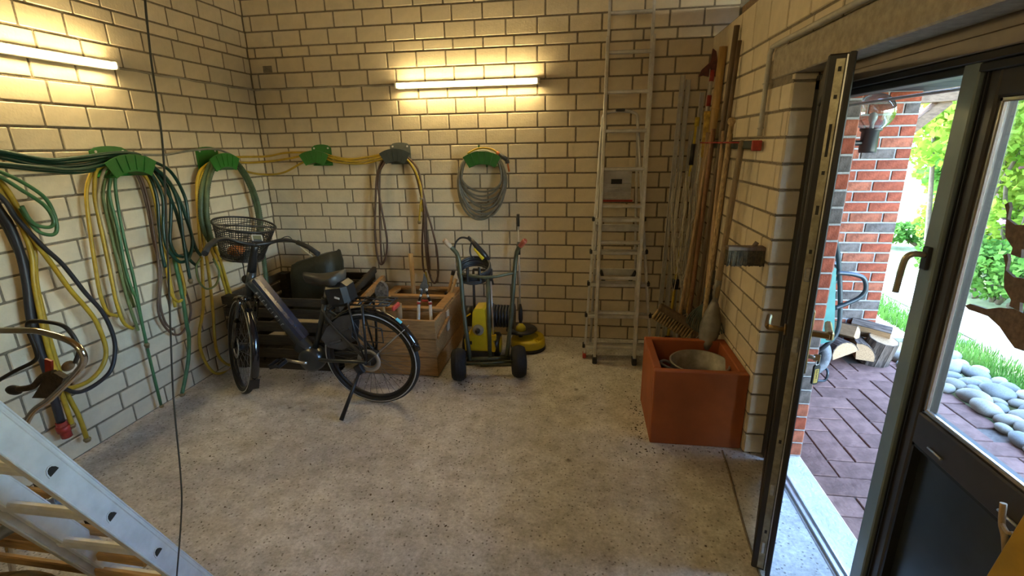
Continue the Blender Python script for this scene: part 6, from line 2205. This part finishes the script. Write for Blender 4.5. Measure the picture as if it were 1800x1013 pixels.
# thin dark cord hanging from the roof
P = [ray_at(x, y, 'y', -3.05) for x, y in ((250, -60), (255, 0), (265, 100), (278, 190), (287, 270), (293, 400), (299, 560), (305, 700), (317, 830), (319, 900), (311, 1010), (306, 1060))]
P = [P[0] + (P[0] - P[1]) * (1.5 / (P[0] - P[1]).z)] + P
o = MB().tube(spline(P, 6), 0.0026, 6).build('hanging_cord', mat('dark_cord', (0.035, 0.035, 0.028), 0.6, var=0.1))
tag(o, 'thin dark cord hanging from the roof in front of the left wall', 'cord')

# goose mobile in front of the door glass
m_goose = mat('brown_plywood', (0.16, 0.105, 0.07), 0.7, var=0.3, scale=12, stretch=(1, 6, 6))
gm = thing('goose_mobile', 'hanging mobile of three brown wooden geese in front of the door glass', 'mobile', (3.965, -3.02, 1.5))
go = Vector((3.965, -3.02, 1.5))
uy_ = Vector((0, -1, 0))
goose = [(-0.165, 0.0), (-0.15, 0.010), (-0.125, 0.012), (-0.095, 0.014), (-0.06, 0.030), (-0.02, 0.040), (0.03, 0.036), (0.08, 0.02), (0.115, 0.022), (0.10, 0.0), (0.06, -0.022), (0.03, -0.028), (0.035, -0.045), (0.01, -0.048), (-0.015, -0.034),
         (-0.045, -0.015), (-0.085, -0.002), (-0.125, -0.004), (-0.15, -0.006)]
stand = [(-0.085, 0.055), (-0.075, 0.062), (-0.068, 0.05), (-0.066, 0.022), (-0.04, 0.012), (0.0, 0.018), (0.06, 0.016), (0.09, 0.03), (0.075, -0.01), (0.04, -0.035), (-0.005, -0.04), (0.0, -0.06), (-0.03, -0.058), (-0.03, -0.042), (-0.058, -0.02), (-0.066, 0.005), (-0.072, 0.035)]
for poly, c in ((stand, (3.965, -2.985, 1.52)), (stand, (3.965, -3.02, 1.40)), (goose, (3.965, -3.025, 1.30))):
    MB().prism(poly, Vector(c) - go, uy_, (0, 0, 1), 0.007).build('wooden_goose', m_goose, gm)
MB().tube([Vector((3.965, -3.03, 1.93)) - go, Vector((3.965, -3.0, 1.53)) - go, Vector((3.965, -3.02, 1.42)) - go, Vector((3.965, -3.03, 1.33)) - go], 0.0014, 6).build('string', m_blackp, gm)

# yellow board leaning by the near door leaf, with a frayed stick
yb1, yb2 = Vector((3.80, -3.235, 0.0)), Vector((3.945, -3.275, 1.02))
o = MB().bar(yb1, yb2, 0.10, 0.022, (1, 0.1, 0), bev=0.003).build('yellow_board', mat('ochre_board', (0.42, 0.25, 0.02), 0.55, var=0.15, scale=8))
tag(o, 'ochre-yellow board leaning on the closed door leaf at the right picture edge', 'board')
P = [ray_at(x, y, 'x', 3.95) for x, y in ((1764, 885), (1761, 920), (1766, 945), (1768, 975), (1772, 1000), (1776, 1030))]
P.append(Vector((3.93, P[-1].y - 0.02, 0.0)))
t = thing('frayed_stick', 'thin frayed bare stick standing beside the ochre-yellow board', 'stick', P[-1])
q = [p - P[-1] for p in P]
MB().tube(spline(q, 4), 0.007, 8).build('stem', m_ash, t)
MB().tube(spline([q[1], q[1] + Vector((-0.01, -0.03, 0.0)), q[1] + Vector((-0.01, -0.045, 0.01))], 4), 0.005, 6).build('twig', m_ash, t)

# dry leaf crumbs and grit on the floor
rnd = random.Random(31)
cr_ = MB()
for (cx_, cy_, sx, sy, n) in ((3.40, -1.70, .22, .05, 40), (3.32, -1.35, .03, .25, 60), (1.0, -1.0, .5, .07, 120), (2.1, -1.0, .25, .1, 50), (2.3, -2.2, .9, .5, 60), (3.0, -0.9, .3, .3, 40), (1.0, -2.3, .5, .4, 30)):
    for _ in range(n):
        x, y = rnd.gauss(cx_, sx), rnd.gauss(cy_, sy)
        if 3.36 < x < 3.9 and y > -1.64:
            continue
        s_ = rnd.uniform(.002, .007)
        cr_.box((x, y, 0.002), (s_ * 1.6, s_, 0.003), (rnd.uniform(-.3, .3), rnd.uniform(-.3, .3), rnd.uniform(0, 6.3)))
o = cr_.build('leaf_crumbs', mat('dry_leaf', (0.07, 0.05, 0.025), 0.9, var=0.4, scale=60))
tag(o, 'scattered dry leaf crumbs and grit on the concrete floor', 'debris', kind='stuff')
